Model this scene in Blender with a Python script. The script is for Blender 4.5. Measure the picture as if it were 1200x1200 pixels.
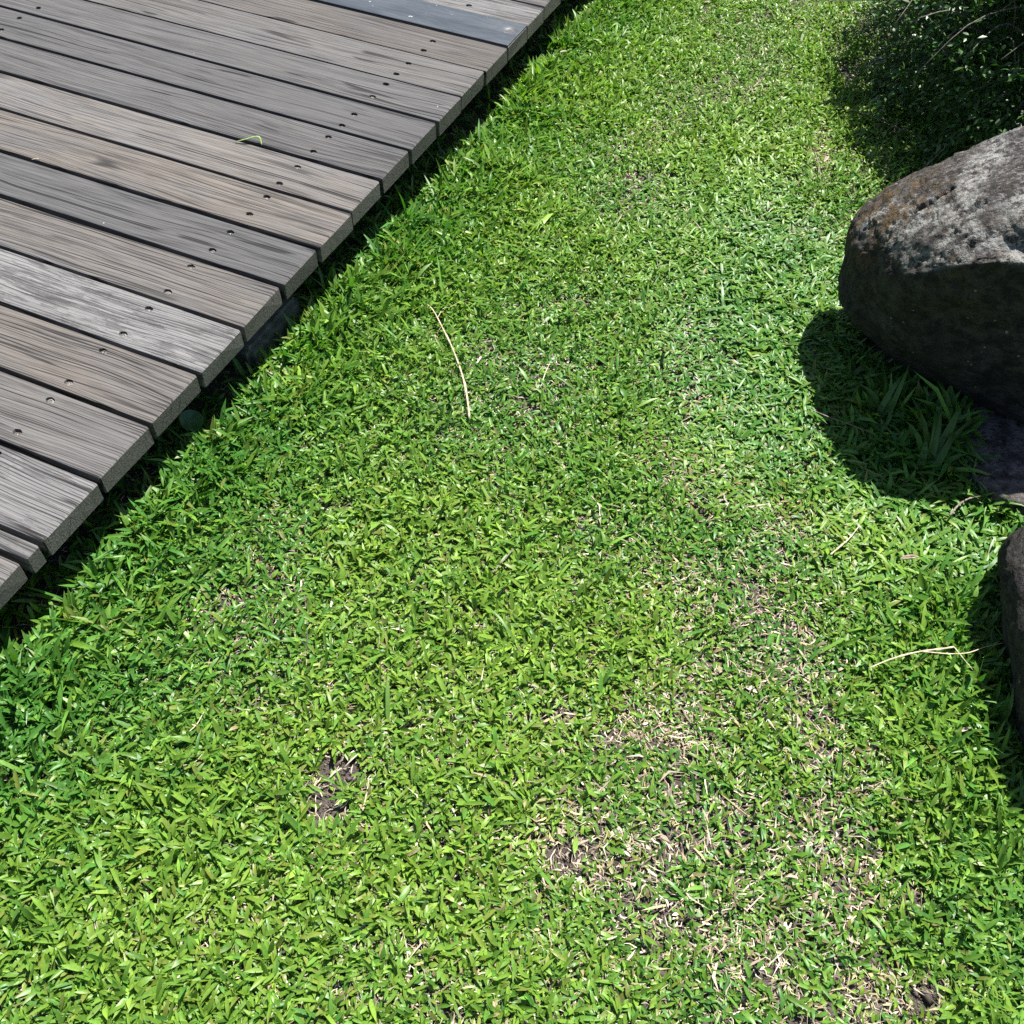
import bpy, bmesh, math, random
import numpy as np
from mathutils import Vector, Matrix, noise as mnoise

random.seed(7)
rng = np.random.default_rng(11)
scene = bpy.context.scene
COL = scene.collection
for o in list(bpy.data.objects):
    bpy.data.objects.remove(o, do_unlink=True)

# ------------------------------------------------------------------ camera
F_PX = 1165.0                       # focal length for a 1200 px wide picture
PITCH, ROLL = math.radians(51.22), math.radians(2.17)
DECK_Z = 0.17
CAM_H = 1.3932 + DECK_Z
_f = np.array([0, math.cos(PITCH), -math.sin(PITCH)])
_r0 = np.array([1.0, 0, 0])
_u0 = np.cross(_r0, _f)
_r = math.cos(ROLL) * _r0 + math.sin(ROLL) * _u0
_u = -math.sin(ROLL) * _r0 + math.cos(ROLL) * _u0
cam_d = bpy.data.cameras.new('camera')
cam_d.sensor_width = 36.0
cam_d.lens = F_PX / 1200 * 36.0
cam_d.clip_start = 0.02
cam_d.clip_end = 2000
cam = bpy.data.objects.new('camera', cam_d)
COL.objects.link(cam)
M = Matrix.Identity(4)
for i in range(3):
    M[i][0], M[i][1], M[i][2] = _r[i], _u[i], -_f[i]
M[2][3] = CAM_H
cam.matrix_world = M
scene.camera = cam

# ------------------------------------------------------------------ sky, sun, exposure
SUN_EL, SUN_AZ = math.radians(66), math.radians(33)
world = bpy.data.worlds.new('World')
scene.world = world
world.use_nodes = True
wn = world.node_tree
wn.nodes.clear()
sky = wn.nodes.new('ShaderNodeTexSky')
sky.sky_type = 'NISHITA'
sky.sun_disc = False
sky.sun_elevation = SUN_EL
sky.sun_rotation = SUN_AZ
bg = wn.nodes.new('ShaderNodeBackground')
bg.inputs['Strength'].default_value = 0.05
wo = wn.nodes.new('ShaderNodeOutputWorld')
wn.links.new(sky.outputs[0], bg.inputs['Color'])
wn.links.new(bg.outputs[0], wo.inputs['Surface'])

sd = bpy.data.lights.new('sun', 'SUN')
sd.energy = 4.6
sd.angle = math.radians(0.53)
sd.color = (1.0, 0.965, 0.9)
sun = bpy.data.objects.new('sun', sd)
COL.objects.link(sun)
SUN_DIR = Vector((math.cos(SUN_EL) * math.sin(SUN_AZ), math.cos(SUN_EL) * math.cos(SUN_AZ), math.sin(SUN_EL)))
sun.rotation_euler = SUN_DIR.to_track_quat('Z', 'Y').to_euler()
sun.location = SUN_DIR * 30

scene.view_settings.view_transform = 'Standard'
scene.view_settings.look = 'None'
scene.view_settings.gamma = 1
scene.view_settings.use_curve_mapping = False
scene.view_settings.exposure = 1.38
scene.cycles.use_denoising = False


# ------------------------------------------------------------------ helpers
def at(px, py, z=0.0):
    """point at height z on the ray of a photograph pixel (1200 px frame)"""
    d = _f + _r * (px - 600) / F_PX + _u * (600 - py) / F_PX
    t = (z - CAM_H) / d[2]
    return Vector((d[0] * t, d[1] * t, z))


def project(P):
    P = np.atleast_2d(P) - np.array([0, 0, CAM_H])
    d = P @ _f
    return np.stack([600 + F_PX * (P @ _r) / d, 600 - F_PX * (P @ _u) / d], -1)


YAW = math.radians(22.344)
EDGE_OFF = 1.1372
E_DIR = np.array([math.sin(YAW), math.cos(YAW)])       # along the deck's edge, away
L_DIR = np.array([-math.cos(YAW), math.sin(YAW)])      # along the planks, into the deck


def deck_xy(u, v):
    return E_DIR * u + L_DIR * (v + EDGE_OFF)


def deck_uv(x, y):
    return x * E_DIR[0] + y * E_DIR[1], x * L_DIR[0] + y * L_DIR[1] - EDGE_OFF


def _hash(ix, iy, seed):
    h = (ix.astype(np.int64) * 374761393 + iy.astype(np.int64) * 668265263 + seed * 974711) & 0x7fffffff
    h = ((h ^ (h >> 13)) * 1274126177) & 0x7fffffff
    h = (h ^ (h >> 16)) & 0xffff
    return h / 65535.0


def vnoise(x, y, scale, seed=0, octaves=3):
    """value noise 0..1, vectorised"""
    x = np.asarray(x, float); y = np.asarray(y, float)
    out = np.zeros(np.broadcast(x, y).shape); amp = 1.0; tot = 0
    for k in range(octaves):
        fx, fy = x * scale + 17.3 * k, y * scale - 9.1 * k
        ix, iy = np.floor(fx).astype(int), np.floor(fy).astype(int)
        tx, ty = fx - ix, fy - iy
        tx, ty = tx * tx * (3 - 2 * tx), ty * ty * (3 - 2 * ty)
        a, b = _hash(ix, iy, seed + k), _hash(ix + 1, iy, seed + k)
        c, d = _hash(ix, iy + 1, seed + k), _hash(ix + 1, iy + 1, seed + k)
        out += amp * ((a * (1 - tx) + b * tx) * (1 - ty) + (c * (1 - tx) + d * tx) * ty)
        tot += amp; amp *= 0.5; scale *= 2.03
    return out / tot


def smooth(a, b, x):
    t = np.clip((np.asarray(x, float) - a) / (b - a), 0, 1)
    return t * t * (3 - 2 * t)


def new_obj(name, me, mat=None, parent=None, label=None, cat=None, group=None, kind=None):
    o = bpy.data.objects.new(name, me)
    COL.objects.link(o)
    if me is not None and mat is not None and len(me.materials) == 0:
        me.materials.append(mat)
    if parent is not None:
        o.parent = parent
    for k, v in (('label', label), ('category', cat), ('group', group), ('kind', kind)):
        if v:
            o[k] = v
    return o


def empty(name, loc, label, cat, group=None):
    o = new_obj(name, None, None, None, label, cat, group)
    o.location = loc
    o.empty_display_size = 0.05
    return o


def mesh_np(name, verts, faces_list, smooth_shade=True, col=None):
    """faces_list: list of int arrays (n,k)"""
    me = bpy.data.meshes.new(name)
    nv = len(verts)
    loops = np.concatenate([f.ravel() for f in faces_list]).astype(np.int32)
    sizes = np.concatenate([np.full(len(f), f.shape[1]) for f in faces_list]).astype(np.int32)
    starts = np.concatenate([[0], np.cumsum(sizes)[:-1]]).astype(np.int32)
    me.vertices.add(nv)
    me.vertices.foreach_set('co', np.ascontiguousarray(verts, np.float32).ravel())
    me.loops.add(len(loops))
    me.loops.foreach_set('vertex_index', loops)
    me.polygons.add(len(sizes))
    me.polygons.foreach_set('loop_start', starts)
    me.polygons.foreach_set('loop_total', sizes)
    if smooth_shade:
        me.polygons.foreach_set('use_smooth', np.ones(len(sizes), bool))
    me.update(calc_edges=True)
    if col is not None:
        ca = me.color_attributes.new('tint', 'FLOAT_COLOR', 'POINT')
        c4 = np.ones((nv, 4), np.float32); c4[:, :3] = col
        ca.data.foreach_set('color', c4.ravel())
    return me


def tube_np(points, radii, sides=8, flat=1.0):
    """closed tapered tube along a polyline -> verts, faces"""
    P = [Vector(p) for p in points]
    verts, quads, tris = [], [], []
    n = len(P)
    prev = None
    for i in range(n):
        t = (P[min(i + 1, n - 1)] - P[max(i - 1, 0)]).normalized()
        up = Vector((0, 0, 1)) if abs(t.z) < 0.95 else Vector((1, 0, 0))
        s = t.cross(up).normalized() if prev is None else (prev - t * prev.dot(t)).normalized()
        prev = s
        b = s.cross(t).normalized()
        for k in range(sides):
            a = 2 * math.pi * k / sides
            verts.append(P[i] + (s * math.cos(a) + b * math.sin(a) * flat) * radii[i])
    for i in range(n - 1):
        for k in range(sides):
            k2 = (k + 1) % sides
            quads.append((i * sides + k, i * sides + k2, (i + 1) * sides + k2, (i + 1) * sides + k))
    c0, c1 = len(verts), len(verts) + 1
    verts += [P[0], P[-1]]
    for k in range(sides):
        k2 = (k + 1) % sides
        tris.append((c0, k2, k))
        tris.append((c1, (n - 1) * sides + k, (n - 1) * sides + k2))
    return np.array([tuple(v) for v in verts]), np.array(quads), np.array(tris)


def merge(parts):
    """parts: list of (verts, quads, tris)"""
    V, Q, T, off = [], [], [], 0
    for v, q, t in parts:
        V.append(v); 
        if len(q): Q.append(q + off)
        if len(t): T.append(t + off)
        off += len(v)
    fl = []
    if Q: fl.append(np.concatenate(Q))
    if T: fl.append(np.concatenate(T))
    return np.concatenate(V), fl


def spline(pts, n=16):
    """Catmull-Rom through points"""
    P = [Vector(p) for p in pts]
    P = [P[0] * 2 - P[1]] + P + [P[-1] * 2 - P[-2]]
    out = []
    segs = len(P) - 3
    for k in range(n):
        s = k / (n - 1) * segs
        i = min(int(s), segs - 1); t = s - i
        a, b, c, d = P[i:i + 4]
        out.append(0.5 * ((2 * b) + (c - a) * t + (2 * a - 5 * b + 4 * c - d) * t * t + (3 * b - a - 3 * c + d) * t ** 3))
    return out


# ------------------------------------------------------------------ materials
class NT:
    def __init__(self, name):
        self.m = bpy.data.materials.new(name)
        self.m.use_nodes = True
        self.t = self.m.node_tree
        self.t.nodes.clear()
        self.out = self.n('ShaderNodeOutputMaterial')

    def n(self, typ, **kw):
        nd = self.t.nodes.new(typ)
        for k, v in kw.items():
            setattr(nd, k, v)
        return nd

    def link(self, a, b):
        self.t.links.new(a, b)

    def setin(self, sock, v):
        if isinstance(v, bpy.types.NodeSocket):
            self.link(v, sock)
        elif v is not None:
            sock.default_value = v

    def math(self, op, a, b=None, c=None, clamp=False):
        nd = self.n('ShaderNodeMath', operation=op)
        nd.use_clamp = clamp
        for i, v in enumerate((a, b, c)):
            self.setin(nd.inputs[i], v)
        return nd.outputs[0]

    def vmath(self, op, a, b=None):
        nd = self.n('ShaderNodeVectorMath', operation=op)
        self.setin(nd.inputs[0], a); self.setin(nd.inputs[1], b)
        return nd.outputs[0]

    def noise(self, vec, scale=5, detail=4, rough=0.55, dist=0.0):
        nd = self.n('ShaderNodeTexNoise')
        self.setin(nd.inputs['Vector'], vec)
        nd.inputs['Scale'].default_value = scale
        nd.inputs['Detail'].default_value = detail
        nd.inputs['Roughness'].default_value = rough
        nd.inputs['Distortion'].default_value = dist
        return nd.outputs['Fac']

    def range(self, v, a, b, lo=0.0, hi=1.0):
        nd = self.n('ShaderNodeMapRange', interpolation_type='SMOOTHSTEP')
        self.setin(nd.inputs[0], v)
        for i, x in zip((1, 2, 3, 4), (a, b, lo, hi)):
            self.setin(nd.inputs[i], x)
        return nd.outputs[0]

    def mix(self, fac, a, b, blend='MIX'):
        nd = self.n('ShaderNodeMix', data_type='RGBA', blend_type=blend)
        self.setin(nd.inputs[0], fac)
        for s, v in ((nd.inputs[6], a), (nd.inputs[7], b)):
            if isinstance(v, tuple):
                v = v + (1.0,) if len(v) == 3 else v
            self.setin(s, v)
        return nd.outputs[2]

    def attr(self, name, typ='GEOMETRY'):
        nd = self.n('ShaderNodeAttribute', attribute_name=name, attribute_type=typ)
        return nd

    def coord(self, which='Object'):
        return self.n('ShaderNodeTexCoord').outputs[which]

    def bump(self, h, strength=0.5, dist=0.01, normal=None):
        nd = self.n('ShaderNodeBump')
        self.setin(nd.inputs['Height'], h)
        nd.inputs['Strength'].default_value = strength
        nd.inputs['Distance'].default_value = dist
        if normal is not None:
            self.link(normal, nd.inputs['Normal'])
        return nd.outputs[0]

    def principled(self, color, rough=0.6, spec=0.5, metal=0.0, normal=None):
        p = self.n('ShaderNodeBsdfPrincipled')
        if isinstance(color, tuple) and len(color) == 3:
            color = color + (1.0,)
        self.setin(p.inputs['Base Color'], color)
        self.setin(p.inputs['Roughness'], rough)
        self.setin(p.inputs['Specular IOR Level'], spec)
        self.setin(p.inputs['Metallic'], metal)
        if normal is not None:
            self.link(normal, p.inputs['Normal'])
        return p.outputs[0]

    def done(self, shader):
        self.link(shader, self.out.inputs['Surface'])
        return self.m


def mat_leaf(name, rough=0.42, trans=0.35, spec=0.5, tcol=(1.0, 1.25, 0.45)):
    k = NT(name)
    c = k.attr('tint').outputs['Color']
    co = k.coord('Object')
    n = k.noise(co, 300, 2)
    c2 = k.mix(k.range(n, 0.35, 0.65), k.mix(1.0, c, (0.82, 0.84, 0.8), 'MULTIPLY'), c)
    p = k.principled(c2, rough, spec)
    tr = k.n('ShaderNodeBsdfTranslucent')
    k.link(k.mix(1.0, c2, tcol, 'MULTIPLY'), tr.inputs['Color'])
    mx = k.n('ShaderNodeMixShader')
    mx.inputs[0].default_value = trans
    k.link(p, mx.inputs[1]); k.link(tr.outputs[0], mx.inputs[2])
    return k.done(mx.outputs[0])


def mat_wood():
    k = NT('weathered_wood')
    val = k.attr('val', 'OBJECT').outputs['Fac']
    tan = k.attr('tan', 'OBJECT').outputs['Fac']
    pale = k.attr('pale', 'OBJECT').outputs['Fac']
    ring = k.attr('ring', 'OBJECT').outputs['Fac']
    seed = k.attr('seed', 'OBJECT').outputs['Fac']
    co = k.coord('Object')
    off = k.n('ShaderNodeCombineXYZ')
    for i in range(3):
        k.link(k.math('MULTIPLY', seed, (13.7, 7.3, 3.1)[i]), off.inputs[i])
    v = k.vmath('ADD', co, off.outputs[0])
    # slow wander of the grain
    wander = k.noise(k.vmath('MULTIPLY', v, (1.5, 5, 5)), 1, 2, 0.45)
    sep = k.n('ShaderNodeSeparateXYZ'); k.link(v, sep.inputs[0])
    yy = k.math('ADD', sep.outputs[1], k.math('MULTIPLY', wander, 0.06))
    vw = k.n('ShaderNodeCombineXYZ')
    k.link(sep.outputs[0], vw.inputs[0]); k.link(yy, vw.inputs[1]); k.link(sep.outputs[2], vw.inputs[2])
    w = vw.outputs[0]
    fibre = k.noise(k.vmath('MULTIPLY', w, (7, 480, 300)), 1, 4, 0.65)
    streak = k.noise(k.vmath('MULTIPLY', w, (1.6, 130, 60)), 1, 6, 0.7)
    blot = k.noise(k.vmath('MULTIPLY', w, (4, 14, 14)), 1, 4, 0.6)
    # growth lines: narrow dark lines where the banded noise crosses its middle
    wsep = k.n('ShaderNodeSeparateXYZ'); k.link(w, wsep.inputs[0])
    freq = k.math('ADD', 62.0, k.math('MULTIPLY', k.math('FRACT', k.math('MULTIPLY', seed, 0.377)), 75.0))
    jit = k.noise(k.vmath('MULTIPLY', w, (0.7, 34, 16)), 1, 2, 0.5)
    ph = k.math('ADD', k.math('MULTIPLY', wsep.outputs[1], freq), k.math('MULTIPLY', jit, 4.5))
    fr = k.math('FRACT', ph)
    lw = k.range(k.noise(k.vmath('MULTIPLY', w, (2.5, 70, 30)), 1, 2), 0.35, 0.7, 0.07, 0.2)
    line = k.math('SUBTRACT', 1.0, k.range(k.math('ABSOLUTE', k.math('SUBTRACT', fr, 0.5)), k.math('MULTIPLY', lw, 0.35), lw))
    gate = k.range(k.noise(k.vmath('MULTIPLY', w, (1.6, 26, 20)), 1, 3), 0.36, 0.54, 0.12, 1.0)
    line = k.math('MULTIPLY', k.math('MULTIPLY', line, gate), ring)
    # fine checks that follow the fibres on every board
    ck = k.noise(k.vmath('MULTIPLY', w, (0.8, 85, 40)), 1, 2, 0.5)
    ckl = k.math('SUBTRACT', 1.0, k.range(k.math('ABSOLUTE', k.math('SUBTRACT', k.math('FRACT', k.math('MULTIPLY', ck, 3.0)), 0.5)), 0.02, 0.10))
    ckg = k.range(k.noise(k.vmath('MULTIPLY', w, (3.0, 40, 20)), 1, 3, 0.6), 0.46, 0.60)
    ckl = k.math('MULTIPLY', k.math('MULTIPLY', ckl, ckg), 0.8)
    line = k.math('MAXIMUM', line, ckl)
    nsep = k.n('ShaderNodeSeparateXYZ'); k.link(k.coord('Normal'), nsep.inputs[0])
    endm = k.range(k.math('ABSOLUTE', nsep.outputs[0]), 0.5, 0.8)          # sawn end grain has no long lines
    line = k.math('MULTIPLY', line, k.math('SUBTRACT', 1.0, endm))
    # a few open drying cracks
    cb = k.noise(k.vmath('MULTIPLY', w, (0.3, 20, 14)), 1, 1, 0.4)
    crack = k.math('SUBTRACT', 1.0, k.range(k.math('ABSOLUTE', k.math('SUBTRACT', cb, 0.52)), 0.003, 0.010))
    cg = k.range(k.noise(k.vmath('MULTIPLY', v, (3.0, 9, 9)), 1, 2), 0.5, 0.56)
    crack = k.math('MULTIPLY', crack, cg)
    grey_d, grey_l = (0.035, 0.035, 0.037), (0.099, 0.098, 0.100)
    tan_d, tan_l = (0.048, 0.039, 0.033), (0.130, 0.113, 0.097)
    f1 = k.range(k.math('ADD', k.math('MULTIPLY', streak, 0.45), k.math('MULTIPLY', fibre, 0.55)), 0.33, 0.64)
    cg_ = k.mix(f1, grey_d, grey_l)
    ct_ = k.mix(f1, tan_d, tan_l)
    tmask = k.math('MULTIPLY', tan, k.range(blot, 0.3, 0.6, 0.35, 1.15), clamp=True)
    c = k.mix(tmask, cg_, ct_)
    # grey weathered blotches
    b2 = k.noise(k.vmath('MULTIPLY', v, (9, 20, 10)), 1, 7, 0.74)
    c = k.mix(k.range(b2, 0.54, 0.74, 0.0, 0.35), c, (0.042, 0.041, 0.043))
    # pale flaking skin with ragged holes
    fl = k.noise(k.vmath('MULTIPLY', w, (12, 105, 40)), 1, 7, 0.75)
    big = k.noise(k.vmath('MULTIPLY', v, (3.2, 9, 9)), 1, 3, 0.6)
    skin = k.range(k.math('ADD', k.math('MULTIPLY', fl, 0.6), k.math('MULTIPLY', big, 0.4)), 0.452, 0.485)
    skin = k.math('MULTIPLY', skin, pale)
    c = k.mix(skin, c, k.mix(f1, (0.085, 0.084, 0.084), (0.172, 0.170, 0.169)))
    c = k.mix(k.math('MULTIPLY', line, 0.95), c, (0.008, 0.007, 0.007))
    c = k.mix(k.range(fibre, 0.35, 0.5, 0.4, 0.0), c, (0.028, 0.026, 0.025))
    c = k.mix(k.math('MULTIPLY', crack, 0.9), c, (0.012, 0.011, 0.011))
    # knots
    kv = k.n('ShaderNodeTexVoronoi'); kv.inputs['Scale'].default_value = 1.0
    k.link(k.vmath('MULTIPLY', v, (2.6, 7.5, 2.0)), kv.inputs['Vector'])
    ksep = k.n('ShaderNodeSeparateColor'); k.link(kv.outputs['Color'], ksep.inputs[0])
    kd = k.math('ADD', kv.outputs['Distance'], k.math('MULTIPLY', k.noise(v, 60, 4), 0.06))
    knot = k.math('MULTIPLY', k.math('SUBTRACT', 1.0, k.range(kd, 0.075, 0.12)), k.range(ksep.outputs[0], 0.70, 0.72))
    c = k.mix(k.math('MULTIPLY', knot, 0.85), c, (0.022, 0.018, 0.015))
    halo = k.math('MULTIPLY', k.math('SUBTRACT', 1.0, k.range(kd, 0.10, 0.30)), k.range(ksep.outputs[0], 0.70, 0.72))
    c = k.mix(k.math('MULTIPLY', halo, 0.4), c, (0.045, 0.036, 0.03))
    # splits running in from the sawn ends, and darker damp ends
    csep = k.n('ShaderNodeSeparateXYZ'); k.link(co, csep.inputs[0])
    near_end = k.math('SUBTRACT', 1.0, k.range(csep.outputs[0], 0.015, k.range(k.noise(k.vmath('MULTIPLY', v, (0, 30, 0)), 1, 1), 0.4, 0.6, 0.05, 0.24)))
    spn = k.noise(k.vmath('MULTIPLY', w, (0.5, 46, 3)), 1, 1, 0.5)
    split = k.math('SUBTRACT', 1.0, k.range(k.math('ABSOLUTE', k.math('SUBTRACT', spn, 0.5)), 0.008, 0.026))
    split = k.math('MULTIPLY', split, near_end)
    c = k.mix(k.math('MULTIPLY', split, 0.9), c, (0.008, 0.007, 0.007))
    # bird-lime and lichen specks
    vo = k.n('ShaderNodeTexVoronoi'); vo.inputs['Scale'].default_value = 26
    k.link(v, vo.inputs['Vector'])
    speck = k.math('SUBTRACT', 1.0, k.range(k.math('ADD', vo.outputs['Distance'], k.math('MULTIPLY', k.noise(v, 160, 3), 0.08)), 0.07, 0.1))
    speck = k.math('MULTIPLY', speck, k.range(k.noise(v, 13, 1), 0.62, 0.66))
    c = k.mix(k.math('MULTIPLY', speck, 0.7), c, (0.46, 0.46, 0.43))
    eg = k.noise(k.vmath('MULTIPLY', v, (40, 260, 180)), 1, 5, 0.75)
    c = k.mix(k.math('MULTIPLY', endm, 0.75), c, k.mix(k.range(eg, 0.3, 0.7), (0.05, 0.046, 0.041), (0.19, 0.178, 0.160)))
    vm = k.n('ShaderNodeCombineXYZ')
    for i in range(3):
        k.link(val, vm.inputs[i])
    c = k.mix(1.0, c, vm.outputs[0], 'MULTIPLY')
    h = k.math('ADD', k.math('MULTIPLY', fibre, 0.35), k.math('MULTIPLY', streak, 0.5))
    h = k.math('SUBTRACT', h, k.math('MULTIPLY', line, 0.55))
    h = k.math('SUBTRACT', h, k.math('MULTIPLY', crack, 1.5))
    h = k.math('ADD', h, k.math('MULTIPLY', skin, 0.25))
    h = k.math('ADD', h, k.math('MULTIPLY', endm, k.math('MULTIPLY', eg, 0.8)))
    nrm = k.bump(h, 0.9, 0.0024)
    return k.done(k.principled(c, k.range(fibre, 0.3, 0.7, 0.62, 0.85), 0.3, 0, nrm))


def mat_soil():
    k = NT('dark_soil')
    co = k.coord('Object')
    a = k.noise(co, 9, 5, 0.6); b = k.noise(co, 70, 6, 0.7); g = k.noise(co, 320, 3, 0.6)
    c = k.mix(k.range(b, 0.3, 0.7), (0.042, 0.034, 0.029), (0.115, 0.094, 0.080))
    c = k.mix(k.range(a, 0.42, 0.62, 0, 0.55), c, (0.075, 0.064, 0.058))
    c = k.mix(k.range(g, 0.62, 0.72, 0, 0.7), c, (0.2, 0.17, 0.14))
    # far away, where no blade can be told apart, the sheet is lawn
    ge = k.n('ShaderNodeNewGeometry')
    ln = k.n('ShaderNodeVectorMath', operation='LENGTH'); k.link(ge.outputs['Position'], ln.inputs[0])
    far = k.range(ln.outputs['Value'], 5.5, 7.5)
    lawn = k.mix(k.range(b, 0.35, 0.65), (0.03, 0.075, 0.012), (0.075, 0.15, 0.025))
    c = k.mix(far, c, lawn)
    h = k.math('ADD', k.math('MULTIPLY', b, 1.0), k.math('MULTIPLY', g, 0.4))
    return k.done(k.principled(c, 0.92, 0.2, 0, k.bump(h, 0.9, 0.008)))


def mat_stone(name, ochre=True, dark=1.0):
    k = NT(name)
    co = k.coord('Object')
    big = k.noise(co, 4.5, 5, 0.6)
    mid = k.noise(k.vmath('MULTIPLY', co, (1, 1.3, 1.6)), 22, 6, 0.7)
    fine = k.noise(co, 95, 5, 0.7)
    grit = k.noise(co, 330, 3, 0.6)
    c = k.mix(k.range(mid, 0.38, 0.62), (0.014 * dark, 0.012 * dark, 0.011 * dark), (0.072 * dark, 0.064 * dark, 0.060 * dark))
    c = k.mix(k.range(big, 0.45, 0.66, 0, 0.65), c, (0.032 * dark, 0.027 * dark, 0.024 * dark))
    # pale crust in streaks, on the boulder also painting the sunlit top lighter
    st = k.noise(k.vmath('MULTIPLY', co, (11, 30, 30)), 2.4, 9, 0.85, 0.5)
    crust = k.range(k.math('ADD', k.math('MULTIPLY', st, 0.6), k.math('MULTIPLY', fine, 0.4)), 0.47, 0.60)
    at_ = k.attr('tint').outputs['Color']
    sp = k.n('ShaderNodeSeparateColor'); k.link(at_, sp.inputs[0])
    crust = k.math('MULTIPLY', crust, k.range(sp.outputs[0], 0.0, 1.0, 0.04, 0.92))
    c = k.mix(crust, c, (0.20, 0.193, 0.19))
    # painted highlight: pale rim where the ledge edges catch the sun
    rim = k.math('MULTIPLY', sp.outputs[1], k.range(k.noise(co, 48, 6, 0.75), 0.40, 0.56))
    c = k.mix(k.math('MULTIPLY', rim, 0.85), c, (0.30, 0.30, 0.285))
    if ochre:
        om = k.math('MULTIPLY', sp.outputs[2], k.range(k.noise(co, 34, 6, 0.7), 0.44, 0.56))
        c = k.mix(k.math('MULTIPLY', om, 0.75), c, (0.090, 0.055, 0.020))
    # dark algae stains and pits
    c = k.mix(k.range(k.noise(co, 60, 6, 0.75), 0.52, 0.62, 0, 0.85), c, (0.012, 0.011, 0.010))
    vo = k.n('ShaderNodeTexVoronoi'); vo.inputs['Scale'].default_value = 34
    k.link(co, vo.inputs['Vector'])
    sk = k.math('SUBTRACT', 1.0, k.range(k.math('ADD', vo.outputs['Distance'], k.math('MULTIPLY', fine, 0.2)), 0.17, 0.21))
    sk = k.math('MULTIPLY', sk, k.range(k.noise(co, 11, 2), 0.50, 0.58))
    c = k.mix(k.math('MULTIPLY', sk, 0.7), c, (0.3, 0.3, 0.26))
    h = k.math('ADD', k.math('MULTIPLY', mid, 1.0), k.math('MULTIPLY', fine, 0.5))
    h = k.math('ADD', h, k.math('MULTIPLY', grit, 0.2))
    return k.done(k.principled(c, 0.85, 0.3, 0, k.bump(h, 1.0, 0.016)))


def mat_straw(name, a, b, rough=0.55):
    k = NT(name)
    co = k.coord('Object')
    n = k.noise(co, 120, 4, 0.7)
    c = k.mix(k.range(n, 0.35, 0.65), a, b)
    p = k.principled(c, rough, 0.35, 0, k.bump(n, 0.3, 0.001))
    return k.done(p)


def mat_tint(name, rough=0.7, spec=0.3):
    k = NT(name)
    return k.done(k.principled(k.attr('tint').outputs['Color'], rough, spec))


def mat_metal_plate():
    k = NT('painted_metal')
    co = k.coord('Object')
    n = k.noise(k.vmath('MULTIPLY', co, (3, 14, 10)), 1, 5, 0.6)
    fine = k.noise(k.vmath('MULTIPLY', co, (20, 260, 100)), 1, 4, 0.7)
    c = k.mix(k.range(n, 0.35, 0.7), (0.036, 0.043, 0.052), (0.065, 0.074, 0.085))
    ch = k.range(k.noise(co, 38, 6, 0.75), 0.64, 0.68)
    c = k.mix(ch, c, (0.42, 0.42, 0.41))
    c = k.mix(k.range(k.noise(co, 17, 5, 0.7), 0.62, 0.72, 0, 0.5), c, (0.16, 0.14, 0.11))
    ro = k.range(fine, 0.3, 0.7, 0.3, 0.48)
    return k.done(k.principled(c, ro, 0.6, 0.25, k.bump(fine, 0.15, 0.0006)))


def mat_simple(name, a, b, scale, rough=0.6, metal=0.0, bump=0.3, bd=0.002):
    k = NT(name)
    co = k.coord('Object')
    n = k.noise(co, scale, 6, 0.7)
    c = k.mix(k.range(n, 0.32, 0.68), a, b)
    return k.done(k.principled(c, rough, 0.4, metal, k.bump(n, bump, bd)))


M_WOOD = mat_wood()
M_SOIL = mat_soil()
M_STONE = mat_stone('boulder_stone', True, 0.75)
M_STONE2 = mat_stone('dark_stone', False, 0.6)
M_SLAB = mat_stone('slab_stone', False, 2.2)
M_GRASS = mat_leaf('grass_blade', 0.42, 0.33, 0.42)
M_BUSH = mat_leaf('shrub_leaf', 0.42, 0.2, 0.5)
M_THATCH = mat_tint('dead_grass', 0.75, 0.25)
M_STRAW = mat_straw('dry_straw', (0.30, 0.24, 0.15), (0.52, 0.44, 0.31))
M_TWIG = mat_straw('grey_twig', (0.10, 0.08, 0.065), (0.22, 0.19, 0.16), 0.8)
M_BARK = mat_straw('shrub_bark', (0.07, 0.06, 0.05), (0.18, 0.16, 0.135), 0.85)
M_PLATE = mat_metal_plate()
M_SCREW = mat_simple('screw_steel', (0.05, 0.043, 0.038), (0.2, 0.19, 0.18), 260, 0.5, 0.6)
M_CONCRETE = mat_simple('mossy_concrete', (0.07, 0.08, 0.06), (0.19, 0.19, 0.165), 30, 0.9, 0, 0.6, 0.006)
M_JOIST = mat_simple('joist_wood', (0.04, 0.034, 0.028), (0.10, 0.088, 0.075), 40, 0.85, 0, 0.5, 0.003)


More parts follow.
